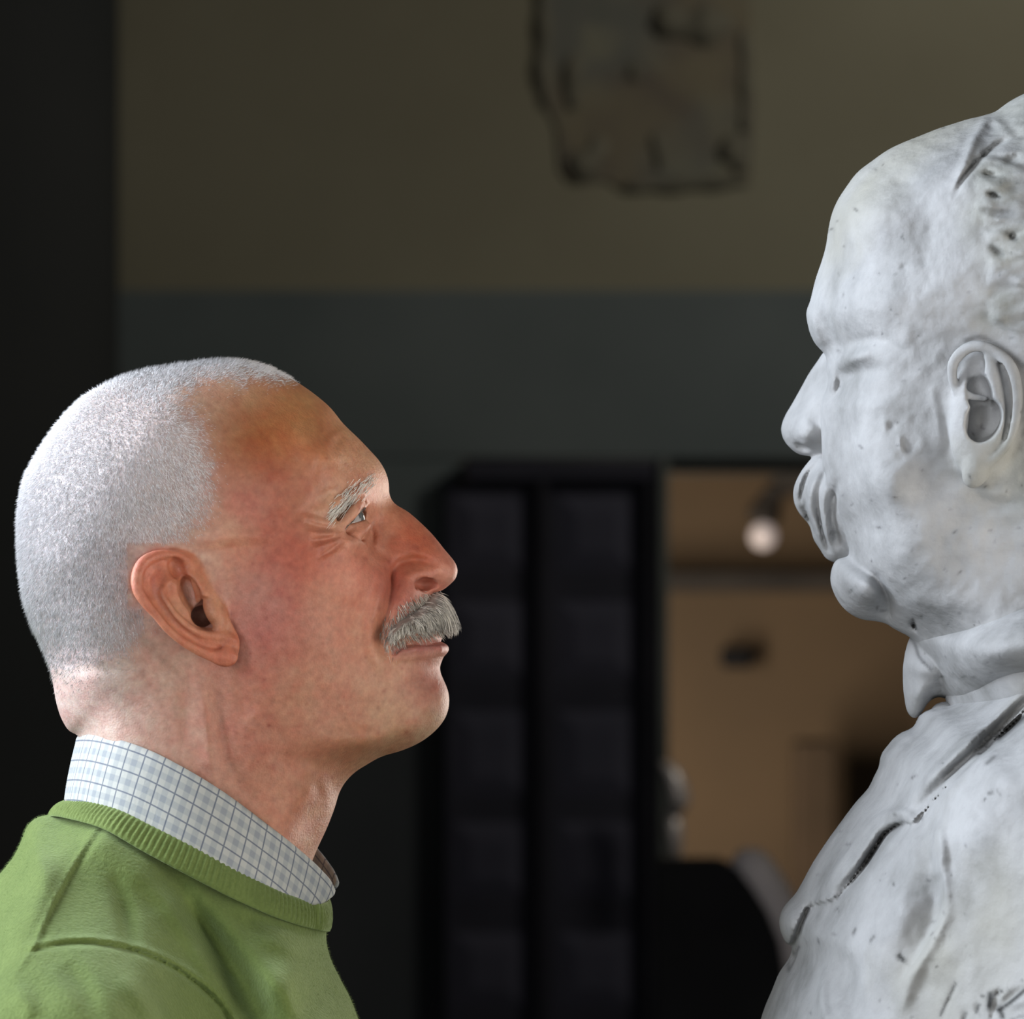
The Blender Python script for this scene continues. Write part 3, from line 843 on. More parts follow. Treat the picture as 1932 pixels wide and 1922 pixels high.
# ---- sweater
HS = 5.0
gs = Grid(-230, 790, 1480, 2380, -HS * 196, 0, HS)
sw_out = [(118,1537,60),(170,1512,60),(300,1520,62),(440,1590,60),(540,1650,45),(595,1690,30),(616,1698,24),(621,1735,30),(614,1756,34),(618,1800,45),(637,1843,60),(662,1894,75),(678,1935,85),(705,1990,100),(725,2080,110),(735,2200,115),(735,2372,118),
          (-190,2372,120),(-185,2200,120),(-170,2000,115),(-140,1880,105),(-95,1780,95),(-45,1700,85),(0,1650,75),(30,1612,66),(46,1577,58),(54,1555,52),(72,1542,48),(96,1538,50)]
sw_ctrl = [(200,1560,60),(290,1600,65),(380,1650,66),(470,1690,62),(550,1722,44),(595,1740,26),
 (120,1600,70),(60,1620,72),(180,1620,84),(240,1680,98),(120,1680,112),(20,1720,112),(300,1680,84),(380,1720,76),(460,1750,72),(550,1780,62),
 (180,1760,150),(80,1780,165),(0,1800,150),(260,1760,128),(340,1790,104),(420,1810,88),(500,1820,88),(580,1830,66),
 (160,1850,205),(60,1870,205),(-40,1880,170),(260,1850,178),(340,1880,140),(420,1900,104),(500,1900,104),(580,1910,90),(640,1915,56),
 (160,1960,235),(40,1970,232),(280,1960,210),(380,1980,150),(460,2000,122),(560,2000,120),(-80,2000,180),(160,2150,250),(300,2150,228),(0,2150,240),(450,2150,140),(600,2150,130),(160,2300,250),(450,2300,150),(600,2300,140),(0,2300,240)]
sw_strokes = [
 ([(188,1552),(150,1610),(100,1700),(60,1790),(20,1850)], 1.5, 4.5), ([(198,1556),(160,1614),(110,1702),(70,1790)], -1.2, 5),
 ([(52,1796),(100,1784),(150,1779),(220,1786),(300,1812),(370,1856),(420,1905),(450,1970)], -2.6, 5), ([(52,1786),(100,1774),(150,1769),(220,1776),(304,1802),(376,1846),(428,1897),(462,1965)], 1.6, 6),
 ([(255,1640),(320,1710),(372,1790),(415,1870),(460,1950)], 4.0, 17), ([(330,1660),(372,1720),(420,1800),(470,1875),(510,1950)], -8.5, 21), ([(370,1690),(430,1750),(500,1830),(560,1930)], 5.0, 20),
 ([(215,1650),(235,1720),(245,1790)], -3.5, 17), ([(420,1740),(500,1775),(580,1800)], 1.5, 14), ([(470,1730),(540,1752),(600,1768)], -1.2, 8),
 ([(120,1820),(160,1870),(180,1930)], -3.5, 24), ([(60,1600),(90,1660),(60,1740)], 1.8, 20), ([(30,1860),(60,1920)], 3, 20), ([(230,1840),(280,1900),(300,1960)], 3.0, 22),
]
gs.F = gs.relief(sw_out, sw_ctrl, L=60, rc=40, reg=3, blur_px=7, noise=lambda U, V: vnoise(U, V, 40, 1) * 0.7 + vnoise(U, V, 17, 2) * 0.35)
gs.carve(sw_strokes, band=30)
Ff = np.concatenate([gs.F, gs.F[:, :, -2::-1]], 2)
SX, SQ = surface_nets(Ff, gs.u, gs.v, np.concatenate([gs.w, -gs.w[-2::-1]]))
SX = relax(SX, SQ, 1, 0.4)
Wd = to_world(SX); SQ = fix_orient(Wd, SQ)
wool, t, b = material('green_wool', 0.9)
geo = nd(t, 'ShaderNodeNewGeometry')
n1 = nd(t, 'ShaderNodeTexNoise'); n1.inputs['Scale'].default_value = 26; n1.inputs['Detail'].default_value = 8; n1.inputs['Roughness'].default_value = 0.7
n2 = nd(t, 'ShaderNodeTexNoise'); n2.inputs['Scale'].default_value = 520; n2.inputs['Detail'].default_value = 3
t.links.new(geo.outputs['Position'], n1.inputs['Vector']); t.links.new(geo.outputs['Position'], n2.inputs['Vector'])
r = nd(t, 'ShaderNodeValToRGB'); r.color_ramp.elements[0].position = 0.3; r.color_ramp.elements[1].position = 0.72
r.color_ramp.elements[0].color = (0.090, 0.128, 0.034, 1); r.color_ramp.elements[1].color = (0.168, 0.222, 0.066, 1)
mm = nd(t, 'ShaderNodeMath'); mm.operation = 'MULTIPLY_ADD'; mm.inputs[1].default_value = 0.6; 
ms = nd(t, 'ShaderNodeMath'); ms.operation = 'MULTIPLY'; ms.inputs[1].default_value = 0.4
t.links.new(n2.outputs[0], ms.inputs[0]); t.links.new(n1.outputs[0], mm.inputs[0]); t.links.new(ms.outputs[0], mm.inputs[2])
t.links.new(mm.outputs[0], r.inputs[0]); t.links.new(r.outputs[0], b.inputs['Base Color'])
bp = nd(t, 'ShaderNodeBump'); bp.inputs['Strength'].default_value = 0.6; bp.inputs['Distance'].default_value = 0.0012
t.links.new(n2.outputs[0], bp.inputs['Height']); t.links.new(bp.outputs[0], b.inputs['Normal'])
b.inputs['Sheen Weight'].default_value = 0.35; b.inputs['Sheen Roughness'].default_value = 0.5; b.inputs['Sheen Tint'].default_value = (0.7, 0.9, 0.5, 1)
b.inputs['Specular IOR Level'].default_value = 0.15
sweater = link_mesh('sweater', Wd, SQ, wool, MAN)
tag(sweater, 'green fine-knit crew neck sweater')
N_ = vertex_normals(Wd, SQ); SN = np.stack([N_[:, 0], -N_[:, 2], N_[:, 1]], 1)
NF = 42000
dn_ = ((SX[:, 2] < 60) & (SX[:, 1] < 1960) & (SX[:, 0] > -40)).astype(float)
pos, f = scatter(SX, SQ, dn_, NF, rs)
nn = SN[SQ[f]].mean(1)
d = nn * 0.7 + rs.randn(NF, 3) * 0.6 + np.array([0, 0.2, 0])
mfuzz, t, b = material('wool_fibre', 0.9, (0.19, 0.27, 0.085))
strands('wool_fuzz', pos - nn, d, rs.uniform(3, 8, NF), 0.28, mfuzz, sweater, kind='stuff')

def frame_band(top, bot, nt, step=6.0):
    T = spline(np.array([unproj(a, b_, c) + (c,) for a, b_, c in top]), 3.0); B = spline(np.array([unproj(a, b_, c) + (c,) for a, b_, c in bot]), 3.0)
    def res(Pn, n):
        s_ = np.concatenate([[0], np.cumsum(np.linalg.norm(np.diff(Pn, axis=0), axis=1))])
        q = np.linspace(0, s_[-1], n); return np.stack([np.interp(q, s_, Pn[:, k]) for k in range(3)], 1), s_[-1]
    T, lt = res(T, nt); B, lb = res(B, nt)
    return T, B, (lt + lb) / 2
def band(name, top, bot, nt, ns, thick, disp, mat, parent, smooth_=True, both=True, closed_end=True):
    """a folded strip round the neck, built for the camera side and mirrored; disp(s, t) = height over its base"""
    T, B, Lm = frame_band(top, bot, nt)
    if both:
        mir = np.array([1, 1, -1.0])
        T = np.concatenate([(T * mir)[::-1][:-1], T]); B = np.concatenate([(B * mir)[::-1][:-1], B])
    n = len(T); arc = np.concatenate([[0], np.cumsum(np.linalg.norm(np.diff((T + B) / 2, axis=0), axis=1))])
    arc = arc - arc[n // 2]
    tang = np.gradient((T + B) / 2, axis=0); tang /= np.linalg.norm(tang, axis=1, keepdims=True)
    ac = B - T; Wd_ = np.linalg.norm(ac, axis=1)
    nrm = np.cross(tang, ac); nrm /= np.linalg.norm(nrm, axis=1, keepdims=True) + 1e-9
    cen = np.array([np.mean([T[:, 0].min(), T[:, 0].max()]), 0, 0])
    mid = (T + B) / 2; outw = mid - np.array([mid[:, 0].mean(), 0, 0]); outw[:, 1] = 0
    sg = np.sign((nrm * outw).sum(1)); nrm *= np.where(sg == 0, 1, np.median(sg[sg != 0]) if False else sg)[:, None]
    V = []; U = []
    svals = np.linspace(0, 1, ns)
    for s_ in svals:      # outer face
        V.append(T + ac * s_ + nrm * (disp(s_, arc) + thick)[:, None]); U.append(np.stack([arc, Wd_ * s_], 1))
    for s_ in svals[::-1]:  # inner face
        V.append(T + ac * s_ - nrm * 0.5 * np.ones((n, 1))); U.append(np.stack([arc, Wd_ * s_], 1))
    V = np.stack(V, 1); U = np.stack(U, 1); m = V.shape[1]
    F = []
    for i in range(n - 1):
        for j in range(m):
            k = (j + 1) % m
            F.append((i * m + j, (i + 1) * m + j, (i + 1) * m + k, i * m + k))
    F.append(tuple(range(m))); F.append(tuple((n - 1) * m + j for j in range(m))[::-1])
    return link_mesh(name, to_world(V.reshape(-1, 3)), F, mat, parent, uvs=U.reshape(-1, 2), smooth=smooth_)

nb_top = [(121,1513,0),(135,1511,-70),(165,1511,-150),(215,1523,-215),(290,1558,-256),(380,1602,-268),(460,1646,-250),(530,1682,-202),(585,1700,-130),(612,1702,-60),(618,1700,0)]
nb_bot = [(92,1540,0),(104,1540,-80),(135,1546,-165),(190,1562,-246),(270,1606,-288),(360,1654,-298),(450,1700,-282),(530,1734,-228),(590,1752,-140),(616,1757,-60),(620,1757,0)]
def rib_disp(s_, arc): return 5.0 * math.sin(math.pi * min(max(s_, 0.0), 1.0)) ** 0.6 + 1.5 * np.sin(arc * 2 * math.pi / 11.5) * (math.sin(math.pi * s_) ** 0.4 if 0 < s_ < 1 else 0)
nbnd = band('ribbed_neckband', nb_top, nb_bot, 420, 9, 2.5, rib_disp, wool, sweater)

# ---- shirt collar, checked cloth
cloth, t, b = material('checked_cotton', 0.8)
a = nd(t, 'ShaderNodeAttribute'); a.attribute_name = 'Pat'
sx = nd(t, 'ShaderNodeSeparateXYZ'); t.links.new(a.outputs['Vector'], sx.inputs[0])
def mnode(op, a_, b_=None, c_=None):
    n = nd(t, 'ShaderNodeMath'); n.operation = op
    for i, v in enumerate((a_, b_, c_)):
        if v is None: continue
        if isinstance(v, (int, float)): n.inputs[i].default_value = v
        else: t.links.new(v, n.inputs[i])
    return n.outputs[0]
def stripe(x, period, off, half, soft):
    # distance to the nearest line of a family
    q = mnode('ADD', x, off); q = mnode('DIVIDE', q, period); q = mnode('FRACT', q)
    q = mnode('SUBTRACT', q, 0.5); q = mnode('ABSOLUTE', q); q = mnode('MULTIPLY', q, period)
    q = mnode('SUBTRACT', half + soft, q); q = mnode('DIVIDE', q, soft)
    n = nd(t, 'ShaderNodeClamp'); t.links.new(q, n.inputs[0]); return n.outputs[0]
xs, ys = sx.outputs[0], sx.outputs[1]
thin = mnode('MAXIMUM', stripe(xs, 38, 0, 0.8, 1.2), stripe(ys, 38, 6, 0.8, 1.2))
wide = mnode('ADD', stripe(xs, 38, 18, 5.0, 2.0), stripe(ys, 38, 25, 5.0, 2.0))
c0 = nd(t, 'ShaderNodeMix'); c0.data_type = 'RGBA'; c0.inputs[6].default_value = (0.44, 0.45, 0.42, 1); c0.inputs[7].default_value = (0.235, 0.265, 0.295, 1)
t.links.new(mnode('MULTIPLY', wide, 0.42), c0.inputs[0])
c1 = nd(t, 'ShaderNodeMix'); c1.data_type = 'RGBA'; c1.inputs[7].default_value = (0.07, 0.09, 0.14, 1)
t.links.new(c0.outputs[2], c1.inputs[6]); t.links.new(mnode('MULTIPLY', thin, 0.8), c1.inputs[0])
t.links.new(c1.outputs[2], b.inputs['Base Color'])
wv = nd(t, 'ShaderNodeTexNoise'); wv.inputs['Scale'].default_value = 700
geo = nd(t, 'ShaderNodeNewGeometry'); t.links.new(geo.outputs['Position'], wv.inputs['Vector'])
bp = nd(t, 'ShaderNodeBump'); bp.inputs['Strength'].default_value = 0.3; bp.inputs['Distance'].default_value = 0.0005
t.links.new(wv.outputs[0], bp.inputs['Height']); t.links.new(bp.outputs[0], b.inputs['Normal'])
sc_top = [(151,1386,0),(160,1385,-60),(185,1386,-130),(225,1395,-190),(280,1414,-226),(340,1444,-243),(420,1493,-240),(500,1553,-206),(560,1600,-164),(605,1641,-122),(624,1664,-98),(629,1678,-88)]
sc_bot = [(124,1516,0),(134,1518,-80),(160,1520,-150),(210,1533,-216),(285,1572,-258),(370,1615,-272),(455,1658,-256),(520,1688,-212),(568,1704,-160),(596,1706,-126),(612,1701,-106),(622,1692,-94)]
def col_disp(s_, arc): return 4.0 * math.sin(math.pi * s_) ** 0.5 * np.ones_like(arc) + 1.2 * np.sin(arc / 60.0) * s_ + (1.0 if 0.05 < s_ < 0.09 else 0.0)
collar = band('shirt_collar', sc_top, sc_bot, 160, 15, 3.0, col_disp, cloth, MAN)
tag(collar, 'pale checked cotton shirt collar')
# ================================================================ the plaster bust
BUST = empty('plaster_bust', (0.26, 0, 1.2))
tag(BUST, 'large white plaster portrait bust with moustache, facing the man', 'bust')
plaster, t, b = material('plaster', 0.75)
geo = nd(t, 'ShaderNodeNewGeometry')
n1 = nd(t, 'ShaderNodeTexNoise'); n1.inputs['Scale'].default_value = 24; n1.inputs['Detail'].default_value = 9; n1.inputs['Roughness'].default_value = 0.62
n2 = nd(t, 'ShaderNodeTexNoise'); n2.inputs['Scale'].default_value = 95; n2.inputs['Detail'].default_value = 6
n3 = nd(t, 'ShaderNodeTexNoise'); n3.inputs['Scale'].default_value = 7; n3.inputs['Detail'].default_value = 4
for n in (n1, n2, n3): t.links.new(geo.outputs['Position'], n.inputs['Vector'])
r = nd(t, 'ShaderNodeValToRGB'); e = r.color_ramp.elements
e[0].position = 0.30; e[0].color = (0.225, 0.230, 0.230, 1); e[1].position = 0.66; e[1].color = (0.385, 0.391, 0.400, 1)
x_ = e.new(0.48); x_.color = (0.315, 0.321, 0.327, 1)
t.links.new(n1.outputs[0], r.inputs[0])
r3 = nd(t, 'ShaderNodeValToRGB'); r3.color_ramp.elements[0].position = 0.56; r3.color_ramp.elements[1].position = 0.80
t.links.new(n3.outputs[0], r3.inputs[0])
mx = nd(t, 'ShaderNodeMix'); mx.data_type = 'RGBA'; mx.inputs[7].default_value = (0.30, 0.295, 0.255, 1)
t.links.new(r3.outputs[0], mx.inputs[0]); t.links.new(r.outputs[0], mx.inputs[6])
at_ = nd(t, 'ShaderNodeAttribute'); at_.attribute_name = 'Col'
m2 = nd(t, 'ShaderNodeMix'); m2.data_type = 'RGBA'; m2.blend_type = 'MULTIPLY'; m2.inputs[0].default_value = 1.0
t.links.new(mx.outputs[2], m2.inputs[6]); t.links.new(at_.outputs['Color'], m2.inputs[7]); t.links.new(m2.outputs[2], b.inputs['Base Color'])
bp = nd(t, 'ShaderNodeBump'); bp.inputs['Strength'].default_value = 0.55; bp.inputs['Distance'].default_value = 0.0026
t.links.new(n2.outputs[0], bp.inputs['Height']); t.links.new(bp.outputs[0], b.inputs['Normal'])
b.inputs['Specular IOR Level'].default_value = 0.2

def pits(X, seed, n, box, rr=(2.5, 5.5), dark=(0.25, 0.6)):
    """brown-grey dirt that has settled in small holes and chips"""
    rs_ = np.random.RandomState(seed); c = np.ones(len(X))
    for i in range(n):
        a, b_ = rs_.uniform(box[0], box[2]), rs_.uniform(box[1], box[3]); r_ = rs_.uniform(*rr); k = rs_.uniform(*dark); an = rs_.uniform(0, math.pi)
        m = (np.abs(X[:, 0] - a) < 18) & (np.abs(X[:, 1] - b_) < 18)
        x = (X[m, 0] - a); y = (X[m, 1] - b_); p = x * math.cos(an) + y * math.sin(an); q = -x * math.sin(an) + y * math.cos(an)
        c[m] *= 1 - k * np.exp(-(p / r_) ** 2 - (q / (r_ * 0.45)) ** 2)
    return c
def dark_lines(X, lines):  # darkens the colour along the given lines
    c = np.ones(len(X))
    for pts, wd, k in lines:
        q = spline(np.array(pts, float), 5.0) if len(pts) > 2 else np.array(pts, float)
        lo = q.min(0) - 15; hi = q.max(0) + 15
        m = (X[:, 0] > lo[0]) & (X[:, 0] < hi[0]) & (X[:, 1] > lo[1]) & (X[:, 1] < hi[1]) & (X[:, 2] < 40)
        best = np.full(m.sum(), 1e9)
        for i in range(len(q) - 1):
            d_, _ = seg_dist(X[m, 0], X[m, 1], q[i], q[i + 1]); best = np.minimum(best, d_)
        c[m] *= 1 - k * np.exp(-(best / wd) ** 2)
    return c

bc = lambda U, V: 0.15 * (1850.0 - U)
b_out = [(1932,177,80),(1902,193,80),(1876,212,80),(1859,219,82),(1831,224,82),(1802,233,84),(1773,242,84),(1730,259,82),(1702,270,80),(1673,284,78),(1645,304,76),(1616,327,72),(1599,350,70),(1582,376,66),(1570,405,62),
 (1564,433,60),(1559,465,58),(1550,496,54),(1539,528,50),(1532,559,44),(1528,574,36),(1523,585,30),(1526,605,26),(1533,631,24),(1544,651,20),(1555,664,16),(1562,676,16),(1565,696,18),(1567,722,22),(1557,742,28),(1551,763,32),(1553,797,36),(1555,836,38),(1557,875,38),(1565,914,36),(1576,945,34),(1591,987,32),(1600,1018,30),(1604,1044,28),(1606,1073,28),
 (1622,1110,30),(1650,1150,32),(1672,1176,34),(1690,1187,36),(1718,1202,40),(1745,1235,46),(1775,1290,50),(1800,1360,50),(1900,1440,50),(2150,1440,50),(2225,1300,52),(2235,1150,56),(2250,1000,64),(2300,820,72),(2330,600,80),(2310,420,84),(2240,270,86),(2130,180,86),(2030,155,84)]
b_ctrl = [(1620,450,56),(1600,400,50),(1640,380,56),(1650,520,66),(1700,330,56),(1700,430,74),(1780,300,66),(1780,400,84),(1860,270,60),(1900,350,92),(1700,540,82),(1600,540,56),(1570,600,42),(1600,620,50),(1640,620,66),
 (1590,690,42),(1630,690,60),(1680,680,76),(1740,650,84),(1800,520,94),(1900,450,98),(2050,400,98),(2100,600,98),(1950,600,96),(1860,640,90),(1780,750,88),
 (1600,760,52),(1650,770,72),(1700,790,80),(1600,840,56),(1650,860,72),(1750,870,82),(1600,920,56),(1640,960,64),(1700,960,76),(1780,980,82),(1640,1040,54),(1700,1060,68),(1780,1080,76),(1660,1100,44),(1720,1140,54),
 (1820,1060,80),(1900,950,84),(1900,1080,78),(1780,1160,64),(1860,1180,74),(2000,900,88),(2100,1000,82),(2000,1150,78),(1900,1300,80),(2050,1300,76),(2200,500,80),(2200,800,76)]
hairb = spline([(1868,205),(1845,255),(1825,300),(1808,350),(1800,400),(1812,440),(1830,500),(1828,560),(1836,620),(1870,640),(1960,640),(2000,700),(2030,800),(2060,950),(2180,1060),(2400,1000),(2400,50),(1868,100)], 8, True)
def bust_noise(U, V):
    hdm = smooth(poly_signed(U, V, hairb), -4, 12)
    a = np.arctan2(V - 520, U - 2080.0); rr = np.hypot(U - 2080, V - 520)
    wob = vnoise(U, V, 55, 5) * 1.3
    locks = np.sin(a * 24 + wob * 3 + rr * 0.012) * 0.9 + np.sin(a * 50 + wob * 4 + rr * 0.03) * 0.4 + vnoise(U, V * 1.8, 40, 3) * 1.5 + vnoise(U, V * 2.2, 17, 4) * 0.8
    base = vnoise(U, V, 70, 8) * 1.0 + vnoise(U, V, 28, 6) * 0.7 + vnoise(U, V, 13, 7) * 0.4
    return base * (1 - hdm) + hdm * (locks + 1.2)
b_strokes = [
 ([(1862,222),(1838,262),(1822,305),(1806,345),(1800,372)], 2.2, 9), ([(1800,372),(1812,345),(1840,310),(1878,276),(1900,262)], -3.0, 5),
 ([(1702,500),(1712,506)], -2.0, 6), ([(1740,470),(1748,505)], -1.0, 7),
 ([(1866,364),(1885,372)], -4.5, 5), ([(1852,395),(1880,402),(1910,400)], -3.5, 7), ([(1868,465),(1890,478)], -3.2, 6), ([(1905,440),(1915,450)], -4, 6), ([(1856,328),(1882,330)], -3.2, 5), ([(1900,300),(1925,296)], -3.5, 6),
 ([(1760,420),(1750,460),(1752,500)], -1.5, 24), ([(1690,330),(1740,400),(1780,470)], -2.2, 34),
 # brow, eye corner, cheek
 ([(1530,588),(1537,622),(1549,652)], 2.6, 9), ([(1560,570),(1564,612),(1574,655)], -0.9, 12), ([(1545,560),(1560,600)], 1.0, 14),
 ([(1568,690),(1600,678),(1645,664)], 3.4, 13), ([(1590,712),(1630,702),(1680,690)], -2.4, 14), ([(1600,650),(1640,640),(1690,640)], -1.6, 13), ([(1662,640),(1690,655),(1712,672)], -1.6, 10),
 ([(1563,690),(1570,712),(1568,735)], 3.0, 8), ([(1585,715),(1580,740),(1572,752)], -1.6, 7), ([(1600,735),(1640,745),(1690,735)], -0.8, 12),
 ([(1556,770),(1560,830),(1566,890),(1585,950),(1604,1010)], 2.0, 14), ([(1610,790),(1612,860),(1622,930)], -1.2, 22), ([(1640,880),(1650,930),(1668,980)], -0.8, 22),
 ([(1683,795),(1682,812)], -1.6, 10), ([(1668,790),(1672,812)], 1.2, 5), ([(1708,828),(1712,846),(1722,838)], -2.0, 8), ([(1698,822),(1700,845),(1708,858)], 1.8, 4.5),
 ([(1770,740),(1782,800),(1790,860)], -1.4, 10), ([(1760,730),(1772,790),(1780,850)], 1.0, 7),
 ([(1612,1075),(1650,1120),(1690,1150)], -1.2, 18), ([(1650,1080),(1668,1120),(1678,1165)], -3.0, 11), ([(1725,1175),(1720,1182)], -2.5, 5), ([(1720,1172),(1729,1190)], -2.5, 3),
 ([(1720,1110),(1750,1140),(1790,1130)], 1.2, 22), ([(1760,1020),(1800,1060),(1830,1080)], -1.6, 26), ([(1800,960),(1850,990),(1932,1000)], -1.4, 18), ([(1832,930),(1870,950),(1932,945)], -3.4, 14),
]
HB = 4.2
gb = Grid(1460, 2345, 140, 1450, -462, 420, HB)
gb.F = gb.relief(b_out, b_ctrl, L=90, center=bc, rc=40, reg=14, blur_px=6, noise=bust_noise)
gb.carve(b_strokes, band=34)
def gop_relief(gb, outline, ctrl, L, center, strokes=(), k=7, rc=16, **kw):
    """add a smaller solid to gb, worked out in its own window of the grid"""
    o = np.array(outline)[:, :2]; lo = o.min(0) - 45; hi = o.max(0) + 45
    i0, i1 = np.searchsorted(gb.u, [lo[0], hi[0]]); j0, j1 = np.searchsorted(gb.v, [lo[1], hi[1]])
    sub = Grid(0, 1, 0, 1, 0, 1, gb.h); sub.u = gb.u[i0:i1]; sub.v = gb.v[j0:j1]; sub.w = gb.w
    sub.U2, sub.V2 = np.meshgrid(sub.u, sub.v, indexing='ij')
    D = sub.relief(outline, ctrl, L=L, strokes=strokes, center=center, rc=rc, **kw)
    gb.op((slice(i0, i1), slice(j0, j1), slice(None)), D, 'add', k)
nose_c = lambda U, V: 160.0 + 0.45 * (1560.0 - U)
gop_relief(gb, [(1556,662,20),(1543,680,14),(1527,703,12),(1511,732,12),(1495,761,12),(1480,787,13),(1474,805,15),(1477,826,14),(1490,844,13),(1508,857,12),(1529,860,14),(1570,865,20),(1640,850,20),(1650,760,20),(1630,680,20),(1590,655,20)],
  [(1545,720,16),(1530,750,18),(1505,780,16),(1500,815,20),(1520,835,22),(1540,820,28),(1545,780,26),(1580,760,34),(1600,820,36),(1580,700,26)], 22, nose_c,
  strokes=[([(1525,790),(1546,800),(1552,830)], -2.4, 9), ([(1495,828),(1512,820),(1532,834)], 1.4, 5)], k=2.5, blur_px=3)
gb.tube([(1503,838,96,5),(1517,842,98,7),(1534,849,104,6)], 'sub', 4)
gb.ball((1518, 843, 130), (20, 8, 26), 'sub', 4, rot=20)
mou_c = lambda U, V: 148.0 + 0.3 * (1580.0 - U)
gop_relief(gb, [(1537,860,22),(1518,880,22),(1505,901,22),(1497,924,24),(1499,950,24),(1511,972,22),(1527,990,20),(1536,1019,18),(1549,1038,16),(1558,1053,14),(1574,1061,14),(1598,1062,18),(1625,1055,20),(1640,960,20),(1610,870,20)],
  [(1530,920,26),(1550,900,30),(1560,960,32),(1550,1000,28),(1590,980,34)], 30, mou_c, reg=10,
  rc=30, blur_px=3)
MSTR=[([(1545,870),(1520,905),(1512,950),(1530,985)], -1.6, 5), ([(1552,875),(1530,925),(1530,965),(1548,1010)], 2.0, 6), ([(1558,890),(1543,935),(1548,985),(1562,1040)], -2.6, 5), ([(1568,890),(1554,945),(1562,1005),(1578,1048)], 2.0, 5), ([(1543,880),(1521,925),(1522,965),(1538,1005)], -1.6, 3.5), ([(1574,930),(1572,980),(1580,1030)], -3.4, 7), ([(1560,985),(1572,1030),(1582,1052)], -1.4, 3.5), ([(1536,870),(1513,900),(1506,930)], 1.2, 4), ([(1533,985),(1546,1015),(1560,1045)], 1.2, 5), ([(1514,900),(1504,930),(1512,960)], 1.2, 6), ([(1582,905),(1572,950),(1580,1000),(1592,1040)], -2.6, 7), ([(1526,885),(1512,915),(1508,945)], -1.0, 4)]
gb.carve(MSTR, band=24, wmax=160)
chin_c = lambda U, V: 56.0 + 0.15 * (1600.0 - U)
gop_relief(gb, [(1576,1058,26),(1569,1075,28),(1567,1096,30),(1573,1117,32),(1585,1139,34),(1602,1156,34),(1625,1168,34),(1648,1171,34),(1672,1173,32),(1700,1150,30),(1690,1090,30),(1640,1050,30),(1600,1050,30)],
  [(1600,1090,30),(1620,1120,38),(1650,1130,40),(1640,1090,40)], 30, chin_c, k=9, blur_px=3)
gb.tube([(1575,1064,-20,6),(1590,1066,-60,5),(1606,1070,-90,4)], 'sub', 5)

# ear in relief
def bw(u, v, off): 
    w = -(330 + 0.30 * max(u - 1810, 0) + off); return w
def be(u, v, off, r):
    w = bw(u, v, off); a, b_ = unproj(u, v, w); return (a, b_, w, r)
gb.ball(be(1862, 780, -30, 1)[:3], (66, 128, 52), 'add', 14, rot=8)
gb.tube([be(1806,742,-4,7), be(1797,712,2,9), be(1799,684,5,10), be(1818,662,8,11), be(1848,652,10,12), be(1882,664,10,12), be(1906,692,10,12), be(1918,735,9,11), be(1916,785,8,10), be(1906,826,6,9), be(1886,856,4,9), be(1866,872,2,10)], 'add', 5)
gb.tube([be(1866,676,5,12), be(1872,706,8,15), be(1880,745,8,14), be(1888,785,7,12), be(1884,822,6,10), be(1868,846,5,9), be(1846,846,5,11), be(1830,838,3,8)], 'add', 6)
gb.ball(be(1842, 884, 0, 1)[:3], (25, 37, 22), 'add', 8, rot=18)
gb.tube([be(1894,686,10,5), be(1904,726,10,6), be(1905,780,9,6), be(1896,826,8,5)], 'sub', 5)
gb.ball(be(1838, 692, 8, 1)[:3], (21, 27, 22), 'sub', 5, rot=10)
gb.ball(be(1848, 742, 6, 1)[:3], (24, 38, 46), 'sub', 5, rot=-8)
gb.ball(be(1856, 792, 14, 1)[:3], (31, 42, 75), 'sub', 5, rot=22)
gb.tube([(1850,766,-322,12),(1850,790,-316,19),(1836,808,-312,18),(1816,824,-318,7)], 'sub', 4)
gb.tube([be(1812,738,2,8), be(1836,748,-4,7), be(1858,752,-16,6)], 'add', 5)
gb.ball(be(1812, 800, -6, 1)[:3], (14, 30, 17), 'add', 8, rot=10)
gb.tube([be(1846,640,6,5), be(1880,644,8,7), be(1912,662,4,9), be(1932,700,-6,9), be(1944,760,-14,9)], 'sub', 7)

X, Q = surface_nets(gb.F, gb.u, gb.v, gb.w)
X = relax(X, Q, 1, 0.4); Wd = to_world(X); Q = fix_orient(Wd, Q); X = seen(X)
c = pits(X, 5, 90, (1560, 240, 1940, 1180)) * dark_lines(X, [([(1864,364),(1886,372)], 3.5, .75), ([(1900,440),(1916,452)], 5, .5), ([(1868,465),(1892,480)], 6, .45), ([(1852,396),(1910,402)], 8, .3), ([(1806,345),(1830,316),(1870,282)], 3, .4), ([(1822,642),(1846,636),(1880,650),(1932,690)], 6, .5), ([(1722,1168),(1728,1186)], 3, .6)])  # pits, then darker lines along some grooves
hm = smooth(poly_signed(X[:, 0], X[:, 1], hairb), -25, 40)
patch = hm * (0.5 + 0.5 * vnoise(X[:, 0], X[:, 1], 40, 9)) * 0.5 + np.exp(-((X[:, 0] - 1932) / 70) ** 2 - ((X[:, 1] - 900) / 90) ** 2) * 0.4
Cc = c[:, None] * (1 - np.clip(patch, 0, 1)[:, None] * np.array([0.14, 0.13, 0.28]))
bhead = link_mesh('head', Wd, Q, plaster, BUST, colors=Cc)

